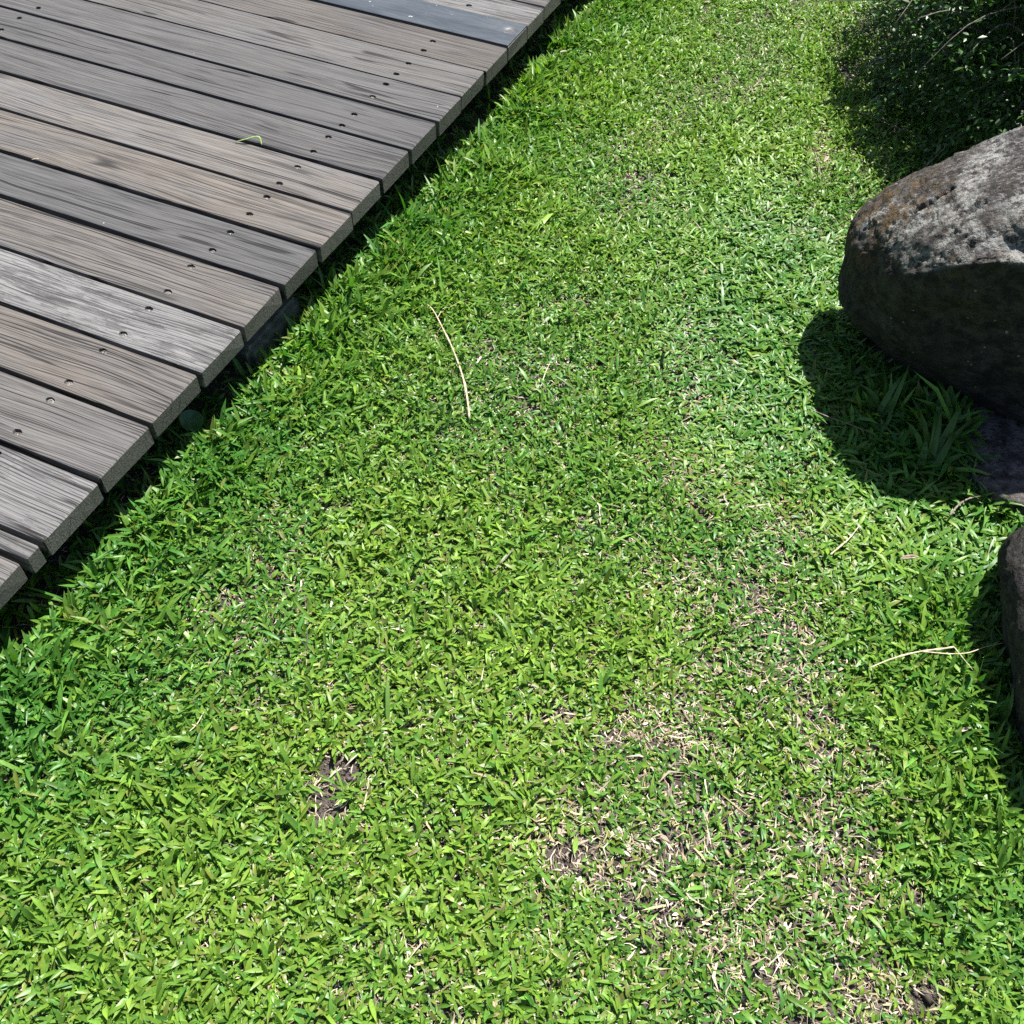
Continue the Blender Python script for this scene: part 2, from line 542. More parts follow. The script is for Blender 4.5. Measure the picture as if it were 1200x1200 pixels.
# ------------------------------------------------------------------ ground
# (pixel x, pixel y, half-width px, half-height px, strength) of worn spots in the lawn
BARE = [(402, 906, 32, 26, 1.0), (386, 950, 24, 34, 1.0), (660, 1002, 34, 20, 0.85), (652, 842, 26, 20, 0.75),
        (730, 1018, 22, 13, 0.7), (596, 985, 30, 18, 0.5), (800, 1075, 40, 16, 0.55), (1078, 1180, 34, 16, 0.8),
        (690, 745, 16, 10, 0.6), (925, 612, 26, 8, 0.55), (1098, 1165, 20, 12, 0.6)]
STRAWY = [(775, 860, 75, 55, 0.9), (700, 1000, 130, 60, 0.8), (870, 1120, 75, 50, 0.9), (620, 1110, 50, 30, 0.6),
          (1050, 1170, 70, 40, 0.8), (830, 800, 80, 40, 0.55), (690, 770, 70, 30, 0.5), (930, 610, 60, 20, 0.5),
          (440, 880, 120, 60, 0.45), (200, 1080, 130, 60, 0.5), (330, 850, 60, 40, 0.5), (780, 690, 60, 40, 0.5),
          (800, 545, 60, 30, 0.4), (760, 170, 40, 20, 0.35), (960, 190, 16, 30, 0.8), (330, 445, 30, 22, 0.8),
          (1000, 900, 120, 70, 0.4), (950, 1050, 120, 60, 0.5), (640, 860, 70, 50, 0.5), (860, 590, 80, 30, 0.4)]

# where the blades lie flatter and catch the light
SHEEN = [(890, 400, 120, 220, 1.2), (1050, 630, 140, 80, 1.2), (830, 300, 120, 120, .6), (960, 560, 110, 60, .7)]


def blobs(px, py, table, gain=1.0):
    out = np.zeros(px.shape)
    wob = 0.55 * (vnoise(px, py, 1 / 26., 77, 3) - .5)
    for cx, cy, rx, ry, s in table:
        d = ((px - cx) / rx) ** 2 + ((py - cy) / ry) ** 2
        out = np.maximum(out, gain * s * (1 - smooth(0.35, 1.5, d + 2.6 * wob)))
    return out


def ground_z(x, y):
    x = np.asarray(x, float); y = np.asarray(y, float)
    r = np.hypot(x, y - 1.5)
    fade = 1 - smooth(4, 9, r)
    z = ((vnoise(x, y, 1.3, 3, 2) - 0.5) * 0.03 + (vnoise(x, y, 6, 5, 2) - 0.5) * 0.010) * fade
    u, v = deck_uv(x, y)
    z = z - 0.022 * smooth(-0.06, 0.03, v) * fade
    return z


def soil_z(x, y):
    return ground_z(x, y) + (vnoise(x, y, 38, 21, 3) - 0.5) * 0.012


def axis(lo, hi, step):
    a = list(np.arange(lo, hi + 1e-6, step))
    s, q = step, a[-1]
    up = []
    while q < 400:
        s *= 1.35; q += s; up.append(q)
    s, q = step, a[0]
    dn = []
    while q > -400:
        s *= 1.35; q -= s; dn.append(q)
    return np.array(dn[::-1] + a + up)


gx, gy = axis(-1.6, 2.0, 0.019), axis(-0.1, 4.0, 0.019)
X, Y = np.meshgrid(gx, gy)
Z = np.where(np.hypot(X, Y - 1.5) < 5, soil_z(X, Y), ground_z(X, Y))
nx, ny = len(gx), len(gy)
I = np.arange(nx * ny).reshape(ny, nx)
quads = np.stack([I[:-1, :-1], I[:-1, 1:], I[1:, 1:], I[1:, :-1]], -1).reshape(-1, 4)
ground = new_obj('ground', mesh_np('ground', np.stack([X, Y, Z], -1).reshape(-1, 3), [quads]), M_SOIL, kind='structure',
                 label='dark bare soil showing through the lawn and under the deck', cat='ground')


# ------------------------------------------------------------------ boardwalk
def gz(x, y):
    return float(ground_z(np.array([x]), np.array([y]))[0])


ROT_Z = math.atan2(L_DIR[1], L_DIR[0])       # local +x runs along the planks, into the deck
o_xy = deck_xy(0, 0)
deck = empty('boardwalk', (o_xy[0], o_xy[1], 0), 'weathered grey timber boardwalk of side by side planks edging the lawn', 'boardwalk')
deck.rotation_euler = (0, 0, ROT_Z)
# local frame: x = v (into deck), y = -u  (since z is up)
GAPS = [2.8749, 2.7362, 2.5954, 2.445, 2.2919, 2.1483, 1.9978, 1.8498, 1.7012, 1.5467, 1.3985, 1.246, 1.0945, 0.9365,
        0.7829, 0.6249, 0.583]
far_g = [GAPS[0] + 0.15 * k for k in range(14, 0, -1)]
near_g = [GAPS[-1] - 0.15 * k for k in range(1, 13)]
ALLG = far_g + GAPS + near_g
# per visible plank, from the far one down: val, tan, pale, ring
LOOK = {0: (1.25, .25, .45, .7), 1: (1.0, .2, 0, .3), 2: (0.95, .55, 0, .8), 3: (1.1, .35, .12, .45), 4: (1.0, .15, 0, .35),
        5: (.9, .1, 0, .3), 6: (.95, .15, .05, .8), 7: (1.3, .55, .1, .55), 8: (1.15, .75, .05, .8), 9: (.9, .05, .03, .25),
        10: (1.05, .6, .15, 1.0), 11: (1.2, .12, .75, .7), 12: (1.05, .75, .08, 1.0), 13: (1.05, .35, .15, 1.0),
        14: (1.15, .15, .6, .8), 15: (1.1, .15, .4, .7)}
GAPW = {3: 0.0035, 1: 0.002, 2: 0.004}
SCREWS = [(2.779, .212), (2.4727 + .06, .212), (2.4727, .212), (2.387, .212), (2.3197, .212), (2.257, .212), (2.1835, .212), (2.0843, .212), (2.023, .212),
          (1.9589, .212), (1.884, .212), (1.8094, .212), (1.7297, .212), (1.6661, .212), (1.5898, .212), (1.5127, .212),
          (1.4386, .212), (1.3704, .212), (1.2779, .212), (1.2135, .212), (1.1257, .212), (1.0654, .212), (.9634, .212),
          (.9083, .212), (.8152, .212), (.7591, .212), (.661, .212)]
PLANK_T = 0.045
PLANK_L = 2.62


def plank_mesh(width, i, rnd):
    """bevelled board with slightly wandering arrises; local x from 0 to PLANK_L, y across, top at z=0"""
    nseg = 34
    b = 0.0028
    verts = []
    hw = width / 2
    xs = [0.0, 0.004] + [PLANK_L * (k / nseg) ** 1.0 for k in range(1, nseg)] + [PLANK_L - 0.004, PLANK_L]
    sd = rnd.random() * 100
    for j, x in enumerate(xs):
        inset = 0.0022 if j in (0, len(xs) - 1) else 0.0
        w1 = (mnoise.noise(Vector((x * 3.1, sd, 0))) * 0.0016)
        w2 = (mnoise.noise(Vector((x * 3.1, sd + 9, 0))) * 0.0016)
        zt = mnoise.noise(Vector((x * 1.2, sd + 20, 0))) * 0.0015
        zb = -PLANK_T
        bb = b + abs(mnoise.noise(Vector((x * 9, sd + 30, 0)))) * 0.0014
        lo, hi = -hw + w1 + inset, hw + w2 - inset
        t = zt - inset
        prof = [(lo, zb + b), (lo, t - bb), (lo + bb * .3, t - bb * .3), (lo + bb, t), (0, t + 0.0004), (hi - bb, t), (hi - bb * .3, t - bb * .3),
                (hi, t - bb), (hi, zb + b), (hi - b, zb + inset), (lo + b, zb + inset)]
        # ragged saw cut
        dx = 0.0
        for (y, z) in prof:
            if j <= 1:
                dx = mnoise.noise(Vector((y * 60, z * 60, sd))) * 0.0012 + mnoise.noise(Vector((y * 14, z * 9, sd + 5))) * 0.0018
            verts.append((x + dx, y, z))
    m = 11
    faces = []
    for j in range(len(xs) - 1):
        for q in range(m):
            q2 = (q + 1) % m
            faces.append((j * m + q, j * m + q2, (j + 1) * m + q2, (j + 1) * m + q))
    faces.append(tuple(range(m)))
    faces.append(tuple((len(xs) - 1) * m + q for q in reversed(range(m))))
    me = bpy.data.meshes.new('plank')
    me.from_pydata(verts, [], faces)
    bm = bmesh.new(); bm.from_mesh(me)
    bmesh.ops.recalc_face_normals(bm, faces=bm.faces)
    bm.to_mesh(me); bm.free()
    return me


def cutter_mesh(spots):
    bm = bmesh.new()
    for (x, y, r, dep) in spots:
        n = 14
        ring0, ring1 = [], []
        for k in range(n):
            a = 2 * math.pi * k / n
            q = 1 + 0.10 * math.sin(2 * a + x * 40) + 0.06 * math.sin(5 * a + y * 90)
            ring0.append(bm.verts.new((x + r * q * math.cos(a) * 1.15, y + r * q * math.sin(a), 0.01)))
            ring1.append(bm.verts.new((x + r * .86 * q * math.cos(a) * 1.15, y + r * .86 * q * math.sin(a), -dep)))
        bm.faces.new(ring0); bm.faces.new(ring1[::-1])
        for k in range(n):
            k2 = (k + 1) % n
            bm.faces.new((ring0[k2], ring0[k], ring1[k], ring1[k2]))
    bmesh.ops.recalc_face_normals(bm, faces=bm.faces)
    me = bpy.data.meshes.new('cutter')
    bm.to_mesh(me); bm.free()
    return me


def screw_mesh():
    """countersunk screw head with a cross recess"""
    bm = bmesh.new()
    n, r = 16, 0.0066
    prof = [(1.0, -0.0012), (1.0, -0.0003), (0.9, 0.0), (0.55, 0.0003)]
    rings = []
    for (q, z) in prof:
        rings.append([bm.verts.new((r * q * math.cos(2 * math.pi * k / n), r * q * math.sin(2 * math.pi * k / n), z)) for k in range(n)])
    for a, b in zip(rings, rings[1:]):
        for k in range(n):
            bm.faces.new((a[k], a[(k + 1) % n], b[(k + 1) % n], b[k]))
    # cross-shaped floor: every other vertex sinks
    inner = [bm.verts.new((r * (.5 if k % 4 == 0 else .2) * math.cos(2 * math.pi * k / n), r * (.5 if k % 4 == 0 else .2) * math.sin(2 * math.pi * k / n), -0.0010)) for k in range(n)]
    for k in range(n):
        bm.faces.new((rings[-1][k], rings[-1][(k + 1) % n], inner[(k + 1) % n], inner[k]))
    bm.faces.new(inner)
    bm.faces.new(rings[0][::-1])
    me = bpy.data.meshes.new('screw')
    bm.to_mesh(me); bm.free()
    return me


SCREW_ME = screw_mesh()
rnd = random.Random(5)
nfar = len(far_g)
for i in range(len(ALLG) - 1):
    u1, u0 = ALLG[i], ALLG[i + 1]
    vi = i - nfar
    gap = GAPW.get(vi, 0.0100 + rnd.uniform(-0.0012, 0.0018))
    width = (u1 - u0) - gap
    uc = (u0 + u1) / 2
    me = plank_mesh(width, i, rnd)
    vis = 0 <= vi <= 15 or vi in (-1, 16)
    spots = []
    if vi != 1:
        hits = [(uu, vv) for (uu, vv) in SCREWS if u0 < uu < u1]
        if not hits:
            hits = [(uc + 0.038, .212), (uc - 0.036, .212)] if width > 0.1 else [(uc, .212)]
        for (uu, vv) in hits:
            uu = min(max(uu, u0 + 0.026), u1 - 0.026)
            spots.append((vv + rnd.uniform(-.003, .003), -(uu - uc), 0.0090, rnd.uniform(0.0045, 0.0075)))
        for row in (1.345, 2.45):
            if width > 0.1:
                for sgn in (-1, 1):
                    spots.append((row + rnd.uniform(-.004, .004), sgn * rnd.uniform(.030, .040), 0.0088, rnd.uniform(0.0045, 0.007)))
    if vis and spots:
        tmp = bpy.data.objects.new('tmp_plank', me); COL.objects.link(tmp)
        cut = bpy.data.objects.new('tmp_cut', cutter_mesh(spots)); COL.objects.link(cut)
        md = tmp.modifiers.new('b', 'BOOLEAN'); md.operation = 'DIFFERENCE'; md.object = cut; md.solver = 'EXACT'
        dg = bpy.context.evaluated_depsgraph_get()
        me2 = bpy.data.meshes.new_from_object(tmp.evaluated_get(dg))
        bpy.data.objects.remove(tmp, do_unlink=True)
        bpy.data.objects.remove(cut, do_unlink=True)
        if len(me2.polygons) > 50:
            me = me2
    p = new_obj('plank', me, M_WOOD, deck)
    p.location = (rnd.uniform(-0.004, 0.004), -uc, DECK_Z + rnd.uniform(-0.0012, 0.0012))
    p.rotation_euler = (rnd.uniform(-0.006, 0.006), 0, rnd.uniform(-0.0006, 0.0006))
    va, ta, pa, ri = LOOK.get(vi, (rnd.uniform(.9, 1.2), rnd.uniform(.05, .7), rnd.choice([0, .1, .4]), rnd.uniform(.3, 1)))
    p['val'], p['tan'], p['pale'], p['ring'], p['seed'] = va, ta, pa, ri, float(vi + 20)
    if vis:
        for (x, y, r_, dep) in spots:
            s = new_obj('screw', SCREW_ME, M_SCREW, p)
            s.location = (x + rnd.uniform(-.0006, .0006), y + rnd.uniform(-.0006, .0006), -dep + 0.0011)
            s.rotation_euler = (rnd.uniform(-.2, .2), rnd.uniform(-.2, .2), rnd.uniform(0, 3))
    if vi == 1:
        # the metal cover plate lying on this board, a dent added at its outer end for a sun glint
        nxp, nyp = 150, 24
        gxp = np.concatenate([np.linspace(0.0, 0.12, 60, endpoint=False), np.linspace(0.12, PLANK_L - .01, 90)])
        gyp = np.linspace(-width / 2 - 0.001, width / 2 - 0.001, nyp)
        A, B = np.meshgrid(gxp, gyp)
        Zp = 0.0045 + (vnoise(A, B, 2.5, 40, 2) - .5) * 0.0012
        Zp -= 0.0065 * np.exp(-(((A - 0.030) / 0.017) ** 2 + ((B + 0.020) / 0.015) ** 2))
        Zp = np.maximum(Zp, 0.0028 - 0.004 * np.exp(-(((A - 0.030) / 0.017) ** 2 + ((B + 0.020) / 0.015) ** 2)))
        top = np.stack([A, B, Zp], -1).reshape(-1, 3)
        bot = top - np.array([0, 0, 0.002])
        I = np.arange(len(top)).reshape(nyp, -1)
        N = len(top)
        q1 = np.stack([I[:-1, :-1], I[:-1, 1:], I[1:, 1:], I[1:, :-1]], -1).reshape(-1, 4)
        rim = []
        for a, b in ((I[0, :-1], I[0, 1:]), (I[-1, 1:], I[-1, :-1]), (I[1:, 0], I[:-1, 0]), (I[:-1, -1], I[1:, -1])):
            rim.append(np.stack([b, a, a + N, b + N], -1))
        pm = mesh_np('metal_strip', np.concatenate([top, bot]), [q1, q1[:, ::-1] + N, np.concatenate(rim)])
        st = new_obj('metal_strip', pm, M_PLATE, deck)
        st['label'] = 'blue grey painted metal strip covering one plank'
        st.location = (-0.0015, -uc, DECK_Z)

# joists and the stub of a concrete footing under the edge
def box_mesh(name, lo, hi, jit=0.0, sub=0, seed=0, bevel=0.004):
    bm = bmesh.new()
    bmesh.ops.create_cube(bm, size=1)
    for v in bm.verts:
        v.co = Vector([lo[k] + (v.co[k] + .5) * (hi[k] - lo[k]) for k in range(3)])
    if bevel:
        bmesh.ops.bevel(bm, geom=bm.edges[:], offset=bevel, segments=2, affect='EDGES')
    if sub:
        bmesh.ops.subdivide_edges(bm, edges=bm.edges[:], cuts=sub, use_grid_fill=True)
    for v in bm.verts:
        v.co += mnoise.noise_vector(v.co * 18 + Vector((seed, 0, 0))) * jit
    me = bpy.data.meshes.new(name)
    bm.to_mesh(me); bm.free()
    return me


u_far, u_near = ALLG[0], ALLG[-1]
for row in (.212, 1.345, 2.45):
    j = new_obj('joist', box_mesh('joist', (row - .04, -u_far, DECK_Z - PLANK_T - .085), (row + .04, -u_near, DECK_Z - PLANK_T - 0.003)), M_JOIST, deck)
foot = new_obj('footing', box_mesh('footing', (0.045, -1.52, -0.08), (0.32, -1.30, 0.040), 0.006, 5, 3, 0.012), M_CONCRETE, deck)
foot['label'] = 'mossy concrete footing block below the plank ends'
for uu in (3.6, 0.2):
    new_obj('footing', box_mesh('footing', (0.06, -uu - .11, -0.08), (0.30, -uu + .11, 0.038), 0.006, 5, uu, 0.012), M_CONCRETE, deck)


# ------------------------------------------------------------------ rocks
def cage_rock(name, stations, creases, noise_amp, seed, mat, label, cat, levels=4, tint=None, slots=()):
    """stations: list of closed rings (same point count) along the rock's long axis"""
    m = len(stations[0])
    verts = [p for s in stations for p in s]
    faces = []
    for i in range(len(stations) - 1):
        for q in range(m):
            q2 = (q + 1) % m
            faces.append((i * m + q, (i + 1) * m + q, (i + 1) * m + q2, i * m + q2))
    faces.append(tuple(range(m)))
    faces.append(tuple((len(stations) - 1) * m + q for q in reversed(range(m))))
    me = bpy.data.meshes.new(name)
    me.from_pydata(verts, [], faces)
    bm = bmesh.new(); bm.from_mesh(me)
    bmesh.ops.recalc_face_normals(bm, faces=bm.faces)
    cl = bm.edges.layers.float.new('crease_edge')
    for e in bm.edges:
        a, b = e.verts[0].index, e.verts[1].index
        if a % m == b % m and (a % m) in creases:
            e[cl] = creases[a % m]
    bm.to_mesh(me); bm.free()
    tmp = bpy.data.objects.new('tmp', me); COL.objects.link(tmp)
    md = tmp.modifiers.new('s', 'SUBSURF'); md.levels = levels; md.render_levels = levels
    dg = bpy.context.evaluated_depsgraph_get()
    me2 = bpy.data.meshes.new_from_object(tmp.evaluated_get(dg))
    bpy.data.objects.remove(tmp, do_unlink=True)
    n = len(me2.vertices)
    co = np.zeros(n * 3, np.float32); me2.vertices.foreach_get('co', co); co = co.reshape(-1, 3)
    no = np.zeros(n * 3, np.float32); me2.vertices.foreach_get('normal', no); no = no.reshape(-1, 3)
    out = co.copy()
    sv = Vector((seed * 3.7, seed * 1.3, seed))
    for i in range(n):
        p = Vector(co[i]); nn = Vector(no[i])
        d = 0.0
        d += mnoise.noise(p * 5.5 + sv) * 0.9
        d += mnoise.noise(p * 12 + sv) * 0.55
        rm = mnoise.ridged_multi_fractal(Vector((p.x * 8, p.y * 13, p.z * 20)) + sv, 0.9, 2.1, 4, 0.9, 2.0)
        d -= max(rm - 1.15, 0) * 0.75
        # chipped facets
        cell = mnoise.cell(p * 26 + mnoise.noise_vector(p * 20) * .8 + sv)
        d += (cell - .5) * 0.10
        d += mnoise.fractal(p * 40 + sv, 0.8, 2.0, 5) * 0.15
        out[i] = p + nn * d * noise_amp
        if nn.z > .2:
            for (a, b, w_, dep) in slots:      # narrow clefts weathered into the top
                ab = b - a
                t_ = min(max((p.xy - a).dot(ab) / ab.length_squared, 0), 1)
                dist = (p.xy - a - ab * t_).length + .003 * mnoise.noise(p * 70)
                if dist < w_:
                    out[i] -= np.array(nn) * dep * (1 - (dist / w_) ** 2)
    me2.vertices.foreach_set('co', out.ravel())
    me2.update()
    me2.name = name
    me2.polygons.foreach_set('use_smooth', np.ones(len(me2.polygons), bool))
    ca = me2.color_attributes.new('tint', 'FLOAT_COLOR', 'POINT')
    c4 = np.zeros((n, 4), np.float32); c4[:, 3] = 1
    if tint is not None:
        c4[:, :3] = tint(out, no)
    else:
        c4[:, 0] = 0.25
    ca.data.foreach_set('color', c4.ravel())
    return new_obj(name, me2, mat, None, label, cat)


# ring order: 0 bottom-front, 1 belly-front, 2 lip of the ledge, 3 foot of the step, 4 edge of the top, 5 ridge, 6 back shoulder, 7 back, 8 bottom-back
def ring(x, pts):
    return [(x + p[2] if len(p) > 2 else x, p[0], p[1]) for p in pts]


B_ST = [
    ring(0.705, [(1.77, .17), (1.735, .21), (1.735, .255), (1.742, .27), (1.765, .295), (1.81, .30), (1.84, .275), (1.84, .23), (1.81, .18)]),
    ring(0.748, [(1.735, .085), (1.635, .20), (1.595, .345), (1.605, .36), (1.665, .388), (1.80, .385), (1.930, .33), (1.975, .22), (1.90, .08)]),
    ring(0.830, [(1.680, .045), (1.545, .21), (1.495, .475), (1.515, .482), (1.575, .492), (1.765, .475), (1.945, .40), (2.02, .23), (1.93, .04)]),
    ring(0.905, [(1.620, .030), (1.515, .22), (1.470, .485), (1.520, .480), (1.530, .530), (1.780, .515), (1.95, .43), (2.01, .24), (1.90, .04)]),
    ring(0.990, [(1.545, .010), (1.485, .22), (1.455, .488), (1.515, .480), (1.508, .548), (1.800, .560), (1.97, .47), (2.04, .24), (1.92, .03)]),
    ring(1.150, [(1.440, .020), (1.465, .22), (1.462, .475), (1.520, .468), (1.515, .538), (1.82, .620), (2.01, .53), (2.09, .24), (1.95, .01)]),
    ring(1.400, [(1.450, .030), (1.465, .22), (1.470, .475), (1.525, .470), (1.525, .540), (1.85, .650), (2.05, .55), (2.13, .24), (1.98, .0)]),
    ring(1.660, [(1.600, .040), (1.560, .22), (1.565, .420), (1.590, .430), (1.650, .480), (1.87, .565), (2.03, .47), (2.09, .22), (1.98, .0)]),
    ring(1.820, [(1.77, .08), (1.73, .18), (1.74, .27), (1.76, .29), (1.80, .32), (1.88, .34), (1.96, .30), (1.99, .18), (1.93, .06)]),
]


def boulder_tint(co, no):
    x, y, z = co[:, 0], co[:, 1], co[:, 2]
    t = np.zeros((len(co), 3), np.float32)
    t[:, 0] = np.clip(smooth(0.15, 0.75, no[:, 2]) * (0.35 + 0.65 * smooth(0.74, 1.0, x)) + 0.10, 0, 1)   # lichen crust on upward faces, also painting the sunlit top lighter than the front
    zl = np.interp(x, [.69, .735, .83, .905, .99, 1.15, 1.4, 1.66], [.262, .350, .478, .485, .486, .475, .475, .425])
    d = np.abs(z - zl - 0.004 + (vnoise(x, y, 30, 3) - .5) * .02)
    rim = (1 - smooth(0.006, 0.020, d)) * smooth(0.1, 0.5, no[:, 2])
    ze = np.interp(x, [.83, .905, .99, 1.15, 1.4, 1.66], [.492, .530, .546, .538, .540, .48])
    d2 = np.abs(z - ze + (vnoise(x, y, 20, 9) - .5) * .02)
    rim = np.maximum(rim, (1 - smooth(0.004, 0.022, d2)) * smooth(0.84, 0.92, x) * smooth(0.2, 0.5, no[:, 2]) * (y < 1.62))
    t[:, 1] = rim  # sunlit ledge edges painted in as a pale band
    t[:, 2] = (1 - smooth(0.74, 0.88, x)) * smooth(0.20, 0.30, z) * smooth(1.66, 1.76, y) + 0.25 * (1 - smooth(.8, 1.0, x)) * smooth(.1, .4, z)
    return t


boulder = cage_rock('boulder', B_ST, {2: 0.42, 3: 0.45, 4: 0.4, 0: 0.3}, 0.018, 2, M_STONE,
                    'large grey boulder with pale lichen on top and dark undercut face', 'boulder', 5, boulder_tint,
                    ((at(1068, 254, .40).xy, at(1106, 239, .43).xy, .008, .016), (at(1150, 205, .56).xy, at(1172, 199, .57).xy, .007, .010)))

S_ST = [
    ring(0.905, [(.80, .03), (.765, .08), (.775, .13), (.84, .165), (1.00, .175), (1.05, .14), (1.06, .09), (1.02, .03), ]),
    ring(0.915, [(.72, -.03), (.66, .07), (.68, .15), (.79, .205), (1.05, .215), (1.12, .16), (1.14, .08), (1.10, -.03)]),
    ring(1.000, [(.66, -.03), (.60, .07), (.63, .17), (.79, .235), (1.06, .245), (1.16, .18), (1.19, .08), (1.16, -.03)]),
    ring(1.140, [(.64, -.03), (.60, .07), (.66, .18), (.80, .25), (1.06, .26), (1.18, .19), (1.21, .08), (1.18, -.03)]),
    ring(1.290, [(.70, -.03), (.67, .06), (.73, .14), (.83, .20), (1.02, .21), (1.13, .15), (1.15, .07), (1.12, -.03)]),
    ring(1.350, [(.80, .0), (.79, .05), (.82, .09), (.88, .12), (.99, .12), (1.04, .09), (1.06, .05), (1.03, .0)]),
]
S_ST = [[(p[0] - 0.024, p[1], p[2]) for p in r_] for r_ in S_ST]
for _r_ in S_ST[:2]:
    for _k in range(8):
        _r_[_k] = (_r_[_k][0] - 0.075 * min(max((1.04 - _r_[_k][1]) / .34, 0), 1), _r_[_k][1], _r_[_k][2])
    for _k in (0, 7):
        _r_[_k] = (_r_[_k][0] + 0.055, _r_[_k][1], _r_[_k][2])
    for _k in (1, 6):
        _r_[_k] = (_r_[_k][0] + 0.03, _r_[_k][1], _r_[_k][2])
srock = cage_rock('rock', S_ST, {}, 0.022, 6, M_STONE2, 'small dark brown rock half sunk in the lawn, grass growing against it', 'rock', 4)

SL_ST = [
    ring(0.955, [(1.40, -.02), (1.385, .02), (1.395, .040), (1.43, .046), (1.58, .046), (1.63, .040), (1.64, .02), (1.62, -.02)]),
    ring(0.985, [(1.305, -.02), (1.290, .02), (1.300, .046), (1.34, .052), (1.66, .052), (1.71, .044), (1.72, .02), (1.70, -.02)]),
    ring(1.150, [(1.265, -.02), (1.250, .02), (1.260, .048), (1.30, .054), (1.70, .054), (1.75, .046), (1.76, .02), (1.74, -.02)]),
    ring(1.420, [(1.275, -.02), (1.260, .02), (1.270, .046), (1.31, .052), (1.68, .052), (1.73, .044), (1.74, .02), (1.72, -.02)]),
    ring(1.520, [(1.40, -.02), (1.390, .01), (1.40, .034), (1.43, .040), (1.60, .040), (1.65, .034), (1.66, .01), (1.64, -.02)]),
]
SL_ST = [[(p[0] - 0.025, p[1], p[2]) for p in r_] for r_ in SL_ST]
slab = cage_rock('stone_slab', SL_ST, {2: .6, 3: .3}, 0.006, 9, M_SLAB, 'flat grey stone slab lying beneath the large boulder', 'slab', 4)


# ------------------------------------------------------------------ lawn
def in_poly_rock(x, y, which):
    """footprints used to keep blades out of the stones"""
    if which == 'boulder':
        b = np.interp(x, [.80, .86, .975, 1.15, 1.4, 1.66, 1.8], [1.76, 1.72, 1.62, 1.57, 1.58, 1.66, 1.80])
        t = np.interp(x, [.80, .86, .975, 1.15, 1.4, 1.66, 1.8], [1.80, 1.86, 1.93, 1.96, 1.98, 1.98, 1.9])
        return (x > .80) & (x < 1.8) & (y > b) & (y < t)
    if which == 'rock':
        b = np.interp(x, [.87, .9, 1.0, 1.15, 1.3], [.86, .73, .66, .66, .80])
        t = np.interp(x, [.87, .9, 1.0, 1.15, 1.3], [1.05, 1.12, 1.18, 1.19, 1.05])
        return (x > .925) & (x < 1.32) & (y > b) & (y < t)
    b = np.interp(x, [.96, .99, 1.15, 1.42, 1.5], [1.40, 1.32, 1.28, 1.285, 1.41])
    return (x > .965) & (x < 1.5) & (y > b) & (y < 1.72)


def blocked(x, y):
    u, v = deck_uv(x, y)
    return in_poly_rock(x, y, 'boulder') | in_poly_rock(x, y, 'rock') | in_poly_rock(x, y, 'slab') | \
        ((v > 0.16) & (v < PLANK_L + .1)) | ((v > 0.03) & (v < .33) & (u > 1.28) & (u < 1.54))


def leaves_np(root, az, el, length, width, droop, roll, fold, col):
    """lanceolate folded blades: 8 vertices, 6 faces each"""
    N = len(az)
    S = np.array([0.0, 0.30, 0.68, 1.0])
    P = np.zeros((N, 4, 3)); D = np.zeros((N, 4, 3))
    P[:, 0] = root
    ca, sa = np.cos(az), np.sin(az)
    for k in range(4):
        e = el - droop * S[k]
        D[:, k] = np.stack([np.cos(e) * ca, np.cos(e) * sa, np.sin(e)], -1)
        if k:
            P[:, k] = P[:, k - 1] + 0.5 * (D[:, k] + D[:, k - 1]) * (length * (S[k] - S[k - 1]))[:, None]
    side0 = np.stack([-sa, ca, np.zeros(N)], -1)
    V = np.zeros((N, 8, 3))
    V[:, 0] = P[:, 0]; V[:, 7] = P[:, 3]
    for k, (a, wf) in enumerate(((1, 0.92), (2, 0.84))):
        d = D[:, a]
        up = np.cross(d, side0) * -1.0
        up = np.where(up[:, 2:3] < 0, -up, up)
        side = side0 * np.cos(roll)[:, None] + up * np.sin(roll)[:, None]
        nrm = up * np.cos(roll)[:, None] - side0 * np.sin(roll)[:, None]
        hw = (0.5 * width * wf)[:, None]
        V[:, 1 + 3 * k] = P[:, a] + side * hw + nrm * hw * fold[:, None]
        V[:, 2 + 3 * k] = P[:, a]
        V[:, 3 + 3 * k] = P[:, a] - side * hw + nrm * hw * fold[:, None]
    base = (np.arange(N) * 8)[:, None]
    tri = np.concatenate([base + np.array([[0, 2, 1]]), base + np.array([[0, 3, 2]]), base + np.array([[4, 5, 7]]), base + np.array([[5, 6, 7]])])
    qd = np.concatenate([base + np.array([[1, 2, 5, 4]]), base + np.array([[2, 3, 6, 5]])])
    shade = np.array([0.80, 0.98, 1.0, 0.98, 1.04, 1.0, 1.04, 1.08])  # tone per vertex, darkest at the root, palest at the tip
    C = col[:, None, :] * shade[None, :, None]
    # bases are less green, and darker than the rest of the blade
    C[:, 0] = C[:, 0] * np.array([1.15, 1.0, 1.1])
    return V.reshape(-1, 3), qd, tri, C.reshape(-1, 3)


def frame_weight(x, y):
    """1 inside the photographed ground, less outside"""
    p = project(np.stack([x, y, np.zeros_like(x)], -1))
    m = np.maximum(np.maximum(-p[:, 0], p[:, 0] - 1200), np.maximum(-p[:, 1], p[:, 1] - 1200))
    m = np.where(y < 0.15, 900, m)
    return 1 - 0.45 * smooth(20, 60, m) - 0.15 * smooth(120, 300, m), p


